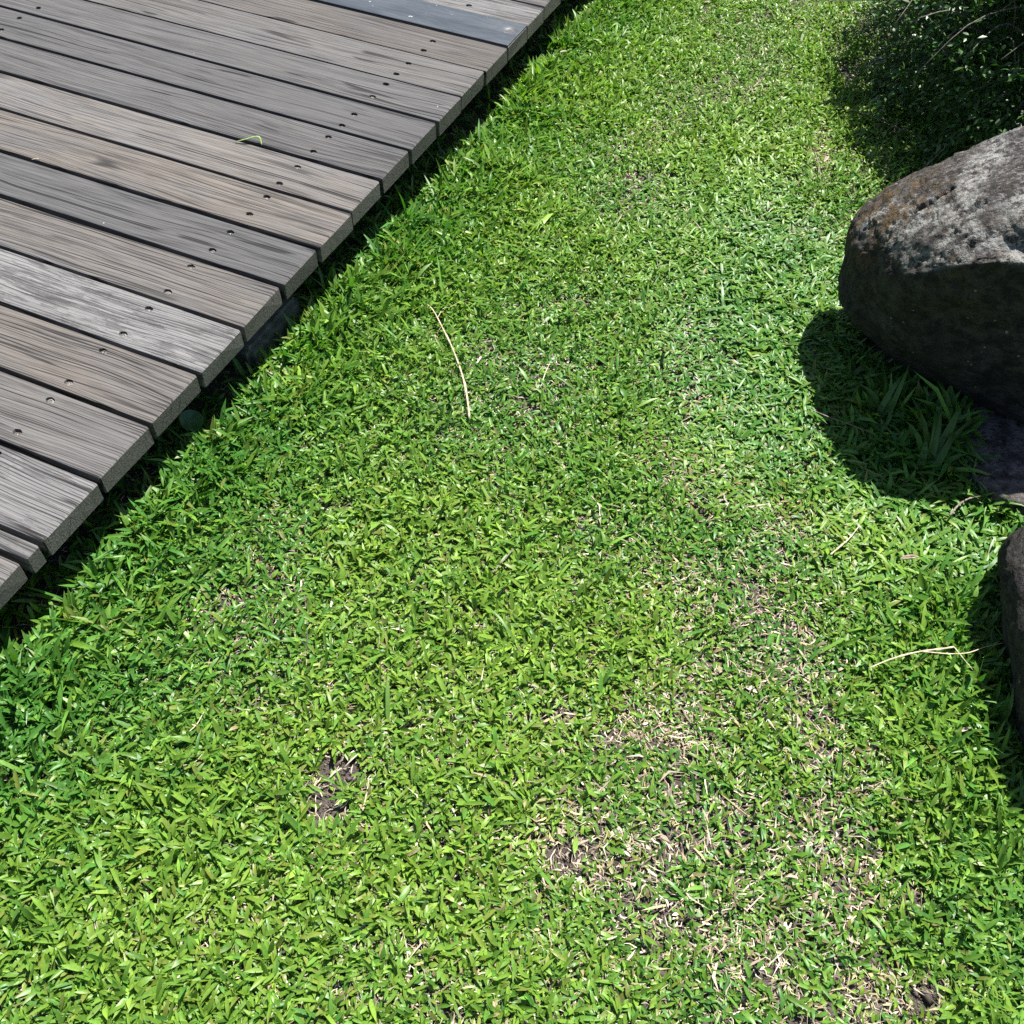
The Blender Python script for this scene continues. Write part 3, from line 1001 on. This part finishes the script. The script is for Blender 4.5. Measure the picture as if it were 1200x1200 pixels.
def lawn_params(x, y, p):
    u, v = deck_uv(x, y)
    bare = blobs(p[:, 0], p[:, 1], BARE)
    strawy = np.maximum(blobs(p[:, 0], p[:, 1], STRAWY, .75), 0.24 * smooth(520, 800, p[:, 1]) * smooth(150, 420, p[:, 0]) * (1 - smooth(980, 1120, p[:, 0])))
    n1 = vnoise(x, y, 4.2, 60, 3); n2 = vnoise(x, y, 13, 61, 2)
    near_deck = np.exp(-((np.maximum(-v, 0)) / (0.15 + .07 * smooth(.9, 2.2, u))) ** 2)
    near_rock = np.maximum(np.exp(-(((x - 0.95) / .26) ** 2 + ((y - 1.50) / .28) ** 2)), np.exp(-(((x - 0.84) / .15) ** 2 + ((y - .92) / .45) ** 2)))
    near_rock = np.maximum(near_rock, 0.6 * np.exp(-(((x - .62) / .2) ** 2 + ((y - 1.85) / .5) ** 2)))
    lush = np.clip(0.25 + 0.95 * near_deck + 0.75 * near_rock + 0.9 * (n1 - .5) - 0.4 * strawy + .32 * np.exp(-(((p[:, 0] - 90) / 260) ** 2 + ((p[:, 1] - 900) / 330) ** 2)), 0, 1.3)
    far_short = smooth(1.9, 3.0, y)
    coarse = np.exp(-(((x - .93) / .17) ** 2 + ((y - 1.50) / .20) ** 2) * 1.2)
    return dict(u=u, v=v, bare=bare, strawy=strawy, n1=n1, n2=n2, near_deck=near_deck, near_rock=near_rock, lush=lush, far=far_short, coarse=coarse, sheen=blobs(p[:, 0], p[:, 1], SHEEN))


def make_grass(x0, x1, y0, y1, density, rs, windowed=True):
    g = np.random.default_rng(rs)
    n = int((x1 - x0) * (y1 - y0) * density)
    x = g.uniform(x0, x1, n); y = g.uniform(y0, y1, n)
    if windowed:
        w, p = frame_weight(x, y)
        keep = g.random(n) < w
        keep &= ~blocked(x, y)
        x, y, p = x[keep], y[keep], p[keep]
        q = lawn_params(x, y, p)
        d = 1 - 0.985 * q['bare'] - 0.27 * q['strawy']
        d *= 0.44 + 0.68 * smooth(.30, .56, q['n2'] * .55 + q['n1'] * .45) + 0.4 * q['lush']
        d *= 1 - 0.90 * smooth(-0.030, 0.02, q['v'] + (vnoise(x, y, 16, 70, 2) - .5) * .09)
        shade_thin = smooth(.86, 1.0, x) * smooth(2.25, 2.5, y)
        d *= 1 - 0.35 * shade_thin
        keep = g.random(len(x)) < d
        x, y, p = x[keep], y[keep], p[keep]
        q = {k: v[keep] for k, v in q.items()}
    else:
        q = {k: np.zeros(n) for k in ('bare', 'strawy', 'near_deck', 'near_rock', 'far', 'v', 'coarse', 'sheen')}
        q['lush'] = np.full(n, .35); q['n1'] = np.full(n, .5); q['n2'] = np.full(n, .5)
    ns = len(x)
    per = 3
    idx = np.repeat(np.arange(ns), per)
    N = len(idx)
    lush = q['lush'][idx]
    a0 = g.uniform(0, 2 * math.pi, ns)
    k = np.tile(np.arange(per), ns)
    az = a0[idx] + k * 2.3 + g.normal(0, .45, N)
    # blades at the shaded margin of the deck reach out to the light
    lean = q['near_deck'][idx] * 0.5
    out_az = math.atan2(-L_DIR[1], -L_DIR[0])
    az = np.where(g.random(N) < lean * .6, out_az + g.normal(0, .7, N), az)
    coarse0 = q['coarse'][idx]
    el = np.radians(np.clip(coarse0 * 22 + g.normal(25, 16, N) + lush * 13 + (k == 2) * 14, 4, 82))
    length = (0.0175 + 0.0125 * lush) * np.exp(g.normal(0, .34, N)) * (1 - .18 * q['far'][idx])
    length += q['near_rock'][idx] * 0.014 * g.random(N)
    coarse = q['coarse'][idx] * (g.random(N) < .45)
    length += coarse * g.uniform(.02, .075, N)
    clump = smooth(.42, .66, vnoise(x, y, 11, 90, 2)) if windowed else np.zeros(len(x))
    length += (q['near_deck'] * clump)[idx] * g.uniform(.0, .044, N)
    length *= 1 - .30 * q['strawy'][idx]
    long_ = g.random(N) < .03
    length = np.where(long_, length * 1.6, length)
    width = (0.0058 + 0.0014 * lush) * np.exp(g.normal(0, .18, N)) * (0.8 + .2 * np.clip(length / .025, .5, 1.6))
    width = width + coarse * .0035
    droop = np.radians(g.normal(34, 22, N) + coarse * 35)
    flat = 1 - .5 * q['sheen'][idx]
    roll = g.normal(0, .45, N) * flat
    el = el * (1 - .3 * q['sheen'][idx])
    fold = np.clip(g.normal(.30, .16, N), .02, .8)
    stem = (0.003 + 0.014 * lush) * g.random(N) + 0.004 * k
    rx = x[idx] + g.normal(0, .0035, N); ry = y[idx] + g.normal(0, .0035, N)
    rz = (ground_z(rx, ry) if windowed else np.zeros(N)) + stem + 0.001
    root = np.stack([rx, ry, rz], -1)
    # colour of the blade itself
    base = np.array([0.134, 0.258, 0.033])
    fresh = np.array([0.205, 0.328, 0.042])
    deep = np.array([0.066, 0.192, 0.030])
    straw = np.array([0.28, 0.225, 0.12])
    t = g.random(N)[:, None]
    hue = np.clip(g.normal(.5, .25, N) + (q['n1'][idx] - .5) * 1.2 - lush * .35 + q['far'][idx] * .25 + q['strawy'][idx] * .2, 0, 1)[:, None]
    col = np.where(hue < .5, deep + (base - deep) * hue * 2, base + (fresh - base) * (hue * 2 - 1))
    col = col * np.exp(g.normal(0, .17, N))[:, None]
    dead = (g.random(N) < (0.008 + .10 * q['strawy'][idx])) & (length < .028)
    half = g.random(N) < (0.05 + .10 * q['strawy'][idx])
    col = np.where(half[:, None], col * .55 + np.array([.26, .22, .06]) * .45, col)
    col = np.where(dead[:, None], straw * np.exp(g.normal(0, .2, N))[:, None], col)
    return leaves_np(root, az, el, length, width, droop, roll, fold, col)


GX0, GX1, GY0, GY1 = -1.1, 1.3, 0.1, 4.1
V, Q, T, Cc = make_grass(GX0, GX1, GY0, GY1, 14300, 101)
print('grass blades', len(V) // 8)
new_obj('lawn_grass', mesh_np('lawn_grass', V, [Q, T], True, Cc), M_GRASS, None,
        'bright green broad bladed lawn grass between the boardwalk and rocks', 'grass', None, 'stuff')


# dead clippings and runners lying on the soil
def make_thatch(density, rs):
    g = np.random.default_rng(rs)
    n = int((GX1 - GX0) * (GY1 - GY0) * density)
    x = g.uniform(GX0, GX1, n); y = g.uniform(GY0, GY1, n)
    w, p = frame_weight(x, y)
    q = lawn_params(x, y, p)
    d = (0.30 + 1.0 * q['strawy'] + .25 * smooth(.5, .62, q['n2'])) * w * (1 - 0.62 * q['bare']) * (1 - .6 * smooth(0, .06, q['v']))
    keep = (g.random(n) < d) & ~blocked(x, y)
    x, y = x[keep], y[keep]
    sw = q['strawy'][keep]
    N = len(x)
    az = g.uniform(0, 2 * math.pi, N)
    el = np.radians(np.clip(g.normal(8, 12, N), -6, 45))
    length = 0.0135 * np.exp(g.normal(0, .5, N))
    width = 0.0016 * np.exp(g.normal(0, .5, N))
    ca, sa = np.cos(az), np.sin(az)
    r0 = np.stack([x, y, ground_z(x, y) + g.uniform(0.003, 0.010, N) + g.random(N) * sw * .006], -1)
    dirv = np.stack([ca * np.cos(el), sa * np.cos(el), np.sin(el)], -1)
    side = np.stack([-sa, ca, g.normal(0, .35, N)], -1) * (width * .5)[:, None]
    bend = np.stack([-sa, ca, np.zeros(N)], -1) * (g.normal(0, .12, N) * length)[:, None]
    mid = r0 + dirv * (length * .5)[:, None] + bend + np.array([0, 0, .0015])
    end = r0 + dirv * length[:, None]
    V = np.stack([r0 - side * .7, r0 + side * .7, mid + side, mid - side, end], 1).reshape(-1, 3)
    b = (np.arange(N) * 5)[:, None]
    Q = b + np.array([[0, 1, 2, 3]]); T = b + np.array([[3, 2, 4]])
    pal = np.array([[.36, .295, .225], [.26, .205, .155], [.46, .40, .32], [.15, .115, .09], [.34, .285, .16]])
    col = pal[g.integers(0, len(pal), N)] * np.exp(g.normal(0, .2, N))[:, None]
    return V, Q, T, np.repeat(col, 5, axis=0)


V, Q, T, Cc = make_thatch(30000, 202)
print('thatch', len(V) // 5)
new_obj('dead_grass', mesh_np('dead_grass', V, [Q, T], True, Cc), M_THATCH, None,
        'tan dead grass clippings lying between the green blades', 'dead grass', None, 'stuff')

# crumbs of soil in the worn spots
def make_crumbs(n, rs):
    g = np.random.default_rng(rs)
    tab = np.array(BARE)
    k = g.integers(0, len(tab), n)
    px = tab[k, 0] + g.normal(0, .75, n) * tab[k, 2]; py = tab[k, 1] + g.normal(0, .75, n) * tab[k, 3]
    xy = np.array([tuple(at(a, b, 0.0))[:2] for a, b in zip(px, py)])
    r = 0.0011 * np.exp(g.normal(0, .55, n))
    base = np.array([[1, 0, 0], [0, 1, 0], [-1, 0, 0], [0, -1, 0], [0, 0, 1], [0, 0, -1.0]])
    V = base[None] * g.uniform(.6, 1.5, (n, 6, 1)) + g.normal(0, .18, (n, 6, 3))
    V *= r[:, None, None]
    V[:, :, :2] += xy[:, None, :]
    V[:, :, 2] += (soil_z(xy[:, 0], xy[:, 1]) + r * .4)[:, None]
    f = np.array([[0, 1, 4], [1, 2, 4], [2, 3, 4], [3, 0, 4], [1, 0, 5], [2, 1, 5], [3, 2, 5], [0, 3, 5]])
    T = (np.arange(n) * 6)[:, None, None] + f[None]
    col = np.array([.075, .061, .052]) * np.exp(g.normal(0, .45, n))[:, None]
    return V.reshape(-1, 3), T.reshape(-1, 3), np.repeat(col, 6, axis=0)


V, T, Cc = make_crumbs(5500, 404)
new_obj('soil_crumbs', mesh_np('soil_crumbs', V, [T], False, Cc), M_THATCH, None,
        'loose dark crumbs of soil in the worn spots of the lawn', 'soil', None, 'stuff')

# the lawn goes on outside the picture: one patch repeated over the surroundings
V, Q, T, Cc = make_grass(-.42, .42, -.42, .42, 5200, 303, False)
outer = new_obj('outlying_grass', mesh_np('outlying_grass', V, [Q, T], True, Cc), M_GRASS, None,
                'green lawn grass continuing around beyond the photographed strip', 'grass', None, 'stuff')
ng = bpy.data.node_groups.new('repeat_patch', 'GeometryNodeTree')
ng.interface.new_socket('Geometry', in_out='INPUT', socket_type='NodeSocketGeometry')
ng.interface.new_socket('Geometry', in_out='OUTPUT', socket_type='NodeSocketGeometry')
gi, go = ng.nodes.new('NodeGroupInput'), ng.nodes.new('NodeGroupOutput')
acc = ng.nodes.new('GeometryNodeJoinGeometry')
ng.links.new(acc.outputs[0], go.inputs[0])
rr = random.Random(9)
step = 0.80
for ix in range(-5, 10):
    for iy in range(-5, 11):
        cx, cy = GX0 + (ix + .5) * step, GY0 + (iy + .5) * step
        h = 0.42
        inside = GX0 < cx < GX1 and GY0 < cy < GY1
        if inside:
            continue
        c = [deck_uv(cx + a * h, cy + b * h) for a in (-1, 1) for b in (-1, 1)]
        if any(-0.05 < v < PLANK_L + .1 and u_near - .1 < u < u_far + .1 for u, v in c):
            continue
        tf = ng.nodes.new('GeometryNodeTransform')
        tf.inputs['Translation'].default_value = (cx, cy, gz(cx, cy))
        tf.inputs['Rotation'].default_value = (0, 0, rr.randrange(4) * math.pi / 2)
        ti = ng.nodes.new('GeometryNodeGeometryToInstance')
        ng.links.new(gi.outputs[0], ti.inputs[0])
        ng.links.new(ti.outputs[0], tf.inputs['Geometry'])
        ng.links.new(tf.outputs[0], acc.inputs[0])
md = outer.modifiers.new('repeat', 'NODES'); md.node_group = ng


# ------------------------------------------------------------------ broad tufts by the boulder
def tuft(px, py, n, lmin, lmax, wid, label, seed, az_c=None, spread=math.pi, name='grass_tuft'):
    g = np.random.default_rng(seed)
    b = at(px, py, 0.0); bz = gz(b.x, b.y)
    az = g.uniform(-math.pi, math.pi, n) if az_c is None else az_c + g.normal(0, spread, n)
    el = np.radians(g.uniform(32, 80, n))
    ln = g.uniform(lmin, lmax, n)
    wd = wid * g.uniform(.75, 1.25, n)
    V, Q, T, Cn = [], [], [], []
    off = 0
    o = empty(name, (b.x, b.y, bz), label, 'grass tuft', 'broad bladed tufts growing by the stones')
    for i in range(n):
        S = 7
        pts = []
        p = np.array([g.normal(0, .010), g.normal(0, .010), 0.0])
        e = el[i]
        dr = math.radians(g.uniform(40, 115))
        tw = g.normal(0, .4)
        vv = []
        for s in range(S):
            t = s / (S - 1)
            ee = e - dr * t * t
            d = np.array([math.cos(ee) * math.cos(az[i]), math.cos(ee) * math.sin(az[i]), math.sin(ee)])
            if s:
                p = p + d * ln[i] / (S - 1)
            hw = wd[i] * .5 * (0.55 + .6 * math.sin(math.pi * min(t * .9 + .12, 1)) ) * (1 - t ** 5)
            sd_ = np.array([-math.sin(az[i]), math.cos(az[i]), tw * t]); sd_ /= np.linalg.norm(sd_)
            up = np.cross(d, sd_); up = up if up[2] > 0 else -up
            vv += [p + sd_ * hw + up * hw * .35, p.copy(), p - sd_ * hw + up * hw * .35]
        vv = np.array(vv)
        qd = []
        for s in range(S - 1):
            for m_ in range(2):
                qd.append((s * 3 + m_, s * 3 + m_ + 1, (s + 1) * 3 + m_ + 1, (s + 1) * 3 + m_))
        c = np.array([0.085, 0.20, 0.035]) * math.exp(g.normal(0, .2)) * np.array([g.uniform(.9, 1.3), 1, g.uniform(.8, 1.2)])
        me = mesh_np('blade', vv, [np.array(qd)], True, np.tile(c, (len(vv), 1)))
        new_obj('blade', me, M_GRASS, o)
    return o


tuft(1085, 560, 24, .08, .19, .0125, 'dark broad bladed grass tuft against the flat stone slab', 1, 1.0, 1.0)
tuft(1030, 500, 22, .08, .16, .011, 'dark grass tuft in the shade under the boulder', 2, 1.4, .9)
tuft(1000, 450, 10, .07, .12, .008, 'low grass tuft shaded by the left end of the boulder', 3)
tuft(1150, 600, 18, .06, .115, .0085, 'sunlit upright grass tuft in front of the slab', 4)
tuft(1172, 850, 9, .06, .11, .008, 'grass tuft leaning on the small dark rock', 5, 2.0, .8)
tuft(1165, 780, 8, .05, .09, .007, 'shaded grass tuft beside the foot of the small dark rock', 6, .8, .8)


# ------------------------------------------------------------------ straws, twigs, leaves lying about
def straw(name, pxs, z, r0, r1, mat, label, cat, branches=(), flat=.6, n=18):
    base = at(*pxs[0], z)
    loc = Vector((base.x, base.y, gz(base.x, base.y)))
    root = empty(name, loc, label, cat)

    def path(pp, zz):
        out = []
        for i, q in enumerate(pp):
            a = at(q[0], q[1], zz + (q[2] if len(q) > 2 else 0))
            out.append(a - loc)
        return spline(out, n)
    P = path(pxs, z)
    rad = []
    for i in range(n):
        t = i / (n - 1)
        r = r0 + (r1 - r0) * t
        r *= 1 + 0.16 * math.sin(i * 2.1) + (0.45 if i in (n // 3, 2 * n // 3) and r0 > .0011 else 0)
        rad.append(r)
    v, q, t = tube_np(P, rad, 8, flat)
    new_obj('stem', mesh_np('stem', v, [q, t]), mat, root)
    for bp, br in branches:
        P2 = path(bp, z)
        v, q, t = tube_np(P2, [br * (1 - .6 * i / (n - 1)) for i in range(n)], 6, flat)
        new_obj('side_shoot', mesh_np('side_shoot', v, [q, t]), mat, root)
    return root


straw('straw', [(500, 356), (508, 364), (519, 385), (528, 403), (538, 428), (545, 452), (549, 478), (550, 490)], .036, .0013, .0024, M_STRAW,
      'long pale bent straw with a forked tip on the open lawn', 'straw', [([(513, 372), (519, 362), (527, 360)], .0012), ([(527, 360), (538, 354), (550, 350)], .0007)])
straw('straw', [(1018, 783), (1045, 772), (1075, 764), (1105, 760), (1118, 758)], .060, .0012, .0019, M_STRAW,
      'long dry straw with a snapped end, reaching towards the small dark rock', 'straw',
      [([(1118, 758), (1126, 768), (1140, 785)], .0012), ([(1078, 763), (1110, 766), (1134, 765), (1155, 758), (1178, 753)], .0014)])
straw('twig', [(577, 671), (588, 659), (602, 643)], .032, .0015, .0011, M_TWIG, 'short brown twig stuck in the middle of the lawn', 'twig')
straw('straw', [(432, 912), (430, 928), (425, 950)], .030, .0010, .0016, M_STRAW, 'short pale straw beside the bare soil patch', 'straw')
straw('straw', [(973, 650), (985, 640), (996, 630), (1007, 616)], .034, .0018, .0010, M_STRAW, 'short curved straw on the grass in front of the boulder shadow', 'straw')
straw('twig', [(1113, 604), (1124, 591), (1136, 584), (1150, 581)], .045, .0022, .0013, M_TWIG, 'bent dry twig at the sunlit rim of the slab', 'twig')
straw('twig', [(948, 479), (975, 490), (1000, 499), (1022, 508)], .045, .0012, .0009, M_TWIG, 'thin straight twig in the shade of the boulder', 'twig')
straw('straw', [(185, 893), (210, 897), (228, 893), (240, 880)], .030, .0009, .0006, M_STRAW, 'thin wiry straw on the lawn near the boardwalk corner', 'straw')
straw('straw', [(222, 857), (231, 848), (239, 834)], .033, .0010, .0008, M_STRAW, 'tiny hooked straw lying above the thin wiry straw', 'straw')
straw('twig', [(985, 127), (1010, 132), (1045, 147), (1080, 160)], .040, .0022, .0013, M_TWIG, 'grey twig lying in the shrub shadow', 'twig')
straw('straw', [(955, 178), (960, 195), (962, 212)], .030, .0016, .0009, M_TWIG, 'small brown stalk at the edge of the shrub shadow', 'straw')


def dead_leaf(px, py, z, L, W, rot, curl, mat, name, label, cat='leaf', deck_base=False):
    b = at(px, py, z)
    n, m = 12, 6
    vs, qd = [], []
    for i in range(n + 1):
        t = i / n
        w = W * .5 * math.sin(math.pi * min(max(t, .02), .985)) ** .8
        for j in range(m + 1):
            s = j / m * 2 - 1
            zz = curl * (s * s) * w * 1.4 + .25 * curl * L * (t - .5) ** 2 * 2 + mnoise.noise(Vector((t * 5, s * 2, px))) * .0012
            vs.append((t * L - L / 2, s * w * (1 - .25 * curl * abs(s)), zz))
    for i in range(n):
        for j in range(m):
            a = i * (m + 1) + j
            qd.append((a, a + 1, a + m + 2, a + m + 1))
    o = new_obj(name, mesh_np(name, np.array(vs), [np.array(qd)]), mat, None, label, cat)
    o.location = b
    o.rotation_euler = (random.uniform(-.15, .15), random.uniform(-.15, .15), rot)
    sm = o.modifiers.new('t', 'SOLIDIFY'); sm.thickness = .0005
    return o


M_DLEAF = mat_straw('dead_leaf', (0.26, 0.21, 0.155), (0.42, 0.37, 0.30), .7)
M_GLEAF = mat_straw('cut_green_blade', (0.13, 0.22, 0.05), (0.22, 0.33, 0.09), .5)
dead_leaf(1065, 655, .036, .036, .012, .1, .9, M_DLEAF, 'dry_leaf', 'curled pale dry leaf on the grass near the slab')
dead_leaf(1128, 856, .040, .030, .008, .25, .7, M_DLEAF, 'dry_leaf', 'small dry leaf on the tall grass by the dark rock')
dead_leaf(968, 188, .036, .034, .013, 1.0, .9, M_DLEAF, 'dry_leaf', 'dry tan leaf at the sunny rim of the shrub shadow')
dead_leaf(660, 62, .040, .03, .012, .5, .7, M_DLEAF, 'dry_leaf', 'dry brown leaf beside the far boardwalk edge')
dead_leaf(42, 187, DECK_Z + .003, .018, .006, .3, .6, M_DLEAF, 'leaf_scrap', 'torn pale leaf scrap on the tan planks', 'leaf')

# the cut green blade folded over on the deck
gl = at(291, 165, DECK_Z)
P = spline([at(276, 166, DECK_Z + .003) - gl, at(288, 163, DECK_Z + .010) - gl, at(303, 160, DECK_Z + .016) - gl, at(307, 170, DECK_Z + .003) - gl], 16)
v, q, t = tube_np(P, [.0010 + .0024 * math.sin(math.pi * (i + 1) / 18) for i in range(16)], 6, .3)
new_obj('grass_clipping', mesh_np('grass_clipping', v, [q, t]), M_GLEAF, None, 'folded green grass clipping lying on a tan plank', 'grass clipping').location = gl


# round-leaved weed below the plank ends
def weed(px, py, z, r, label):
    c = at(px, py, z)
    loc = Vector((c.x + .012, c.y - .02, 0)); loc.z = gz(loc.x, loc.y)
    root = empty('weed', loc, label, 'weed')
    P = spline([Vector((0, 0, 0)), (c - loc) * .55 + Vector((.006, 0, .004)), c - loc], 10)
    v, q, t = tube_np(P, [.0016] * 10, 6)
    new_obj('stem', mesh_np('stem', v, [q, t]), M_GLEAF, root)
    vs, qd, rings, n = [(0, 0, 0)], [], 5, 22
    for k in range(1, rings + 1):
        for j in range(n):
            a = 2 * math.pi * j / n
            rr_ = r * k / rings * (1 - .13 * math.exp(-((a - math.pi) / .35) ** 2)) * (1 + .12 * math.cos(a))
            vs.append((rr_ * math.cos(a), rr_ * math.sin(a) * .92, .006 * (k / rings) ** 2 + .001 * math.sin(5 * a) * k / rings))
    tr = [(0, 1 + j, 1 + (j + 1) % n) for j in range(n)]
    for k in range(rings - 1):
        for j in range(n):
            a = 1 + k * n
            qd.append((a + j, a + n + j, a + n + (j + 1) % n, a + (j + 1) % n))
    lf = new_obj('leaf', mesh_np('leaf', np.array(vs), [np.array(qd), np.array(tr)], True, np.tile(np.array([.05, .135, .04]), (len(vs), 1))), M_BUSH, root)
    lf.location = c - loc
    lf.rotation_euler = (math.radians(28), math.radians(12), .6)
    return root


weed(222, 494, .03, .026, 'seedling with one round dark green leaf under the plank ends')


# ------------------------------------------------------------------ shrub
def shrub(cx, cy, rx, ry, h, label, seed, nleaf, nstem):
    g = random.Random(seed)
    gn = np.random.default_rng(seed)
    loc = Vector((cx, cy, gz(cx, cy)))
    root = empty('shrub', loc, label, 'shrub')
    tips, segs = [], []
    stems = []
    for s in range(nstem):
        a = g.uniform(0, 2 * math.pi)
        rr_ = g.uniform(.05, .5)
        p0 = Vector((rx * rr_ * math.cos(a), ry * rr_ * math.sin(a), -.02))
        tgt = Vector((rx * g.uniform(.45, .95) * math.cos(a + g.uniform(-.4, .4)), ry * g.uniform(.45, .95) * math.sin(a + g.uniform(-.4, .4)), h * g.uniform(.35, .9)))
        mid = (p0 + tgt) * .5 + Vector((g.uniform(-.08, .08), g.uniform(-.08, .08), g.uniform(.0, .12)))
        P = spline([p0, mid, tgt], 12)
        stems.append(tube_np(P, [.0085 * (1 - .75 * i / 11) for i in range(12)], 7))
        for b in range(9):
            k = g.randrange(3, 12)
            d = Vector((g.uniform(-1, 1), g.uniform(-1, 1), g.uniform(-.45, .7))).normalized()
            L = g.uniform(.10, .26)
            q0 = P[k]
            q1 = q0 + d * L * .5 + Vector((0, 0, .015)); q2 = q0 + d * L + Vector((g.uniform(-.03, .03), g.uniform(-.03, .03), -.01))
            P2 = spline([q0, q1, q2], 6)
            stems.append(tube_np(P2, [.0030 * (1 - .7 * i / 5) for i in range(6)], 5))
            segs.append((q0, q2))
    # bare grey twigs poking out of the low skirt
    for b in range(90):
        a = g.uniform(2.4, 5.4); zz = g.uniform(.05, .5)
        q0 = Vector((rx * .72 * math.cos(a), ry * .72 * math.sin(a), zz))
        d = Vector((math.cos(a + g.uniform(-.9, .9)), math.sin(a + g.uniform(-.9, .9)), g.uniform(-.5, .7)))
        q2 = q0 + d * g.uniform(.14, .36); q2.z = max(q2.z, .02)
        q1 = (q0 + q2) * .5 + Vector((g.uniform(-.05, .05), g.uniform(-.05, .05), g.uniform(0, .06)))
        P2 = spline([q0, q1, q2], 8)
        stems.append(tube_np(P2, [.0026 * (1 - .6 * i / 7) for i in range(8)], 5))
    V, fl = merge(stems)
    new_obj('branches', mesh_np('branches', V, fl), M_BARK, root)
    # leaves: along the twigs and through the crown
    n = nleaf
    th = gn.uniform(0, 2 * math.pi, n); cz = gn.uniform(-.95, 1, n)
    rad = gn.uniform(.35, 1.04, n) ** .6
    ln = 1 + .20 * (vnoise(np.cos(th) * 2 + 5, np.sin(th) * 2 + cz * 3, 1.6, seed, 3) - .5) * 2
    sz = np.sqrt(1 - np.clip(np.where(cz < 0, cz * .55, cz), -1, 1) ** 2)
    c = np.stack([rx * rad * ln * sz * np.cos(th), ry * rad * ln * sz * np.sin(th), h * .42 + h * np.where(cz < 0, .42, .60) * rad * ln * cz], -1)
    wide = 1.04 - .10 * smooth(.15, .55, c[:, 2])
    c[:, 0] *= wide; c[:, 1] *= wide
    cl = vnoise(c[:, 0] * 1.0 + 7, c[:, 1] + c[:, 2] * 1.7, 11, seed + 3, 2)
    c = c[(cl > .36) & (c[:, 2] > .02)]
    nt = int(nleaf * .35)
    si = gn.integers(0, len(segs), nt); tt = gn.random(nt) ** .6
    A = np.array([tuple(s[0]) for s in segs])[si]; B = np.array([tuple(s[1]) for s in segs])[si]
    c2 = A + (B - A) * tt[:, None] + gn.normal(0, .012, (nt, 3))
    c = np.concatenate([c, c2]); c = c[c[:, 2] > .02]
    N = len(c)
    az = gn.uniform(0, 2 * math.pi, N)
    el = np.radians(gn.normal(0, 32, N))
    L = gn.uniform(.014, .028, N) * (1 + .9 * smooth(.52, .66, c[:, 2])); W = L * gn.uniform(.40, .58, N)
    d = np.stack([np.cos(el) * np.cos(az), np.cos(el) * np.sin(az), np.sin(el)], -1)
    sd_ = np.stack([-np.sin(az), np.cos(az), gn.normal(0, .5, N)], -1)
    sd_ /= np.linalg.norm(sd_, axis=1)[:, None]
    up = np.cross(d, sd_)
    mid = c + d * (L * .48)[:, None]
    V = np.stack([c, mid + sd_ * (W / 2)[:, None] + up * (W * .12)[:, None], mid, mid - sd_ * (W / 2)[:, None] + up * (W * .12)[:, None], c + d * L[:, None] - np.array([0, 0, .002])], 1)
    T = ((np.arange(N) * 5)[:, None, None] + np.array([[0, 2, 1], [0, 3, 2], [1, 2, 4], [2, 3, 4]])[None]).reshape(-1, 3)
    col = np.array([.044, .112, .021]) * np.exp(gn.normal(0, .28, N))[:, None] * np.stack([gn.uniform(.85, 1.35, N), np.ones(N), gn.uniform(.8, 1.1, N)], -1)
    o = new_obj('foliage', mesh_np('foliage', V.reshape(-1, 3), [T], True, np.repeat(col, 5, axis=0)), M_BUSH, root)
    return root


shrub(1.82, 2.96, .82, .90, .88, 'dark dense leafy shrub behind the large boulder', 31, 94000, 30)
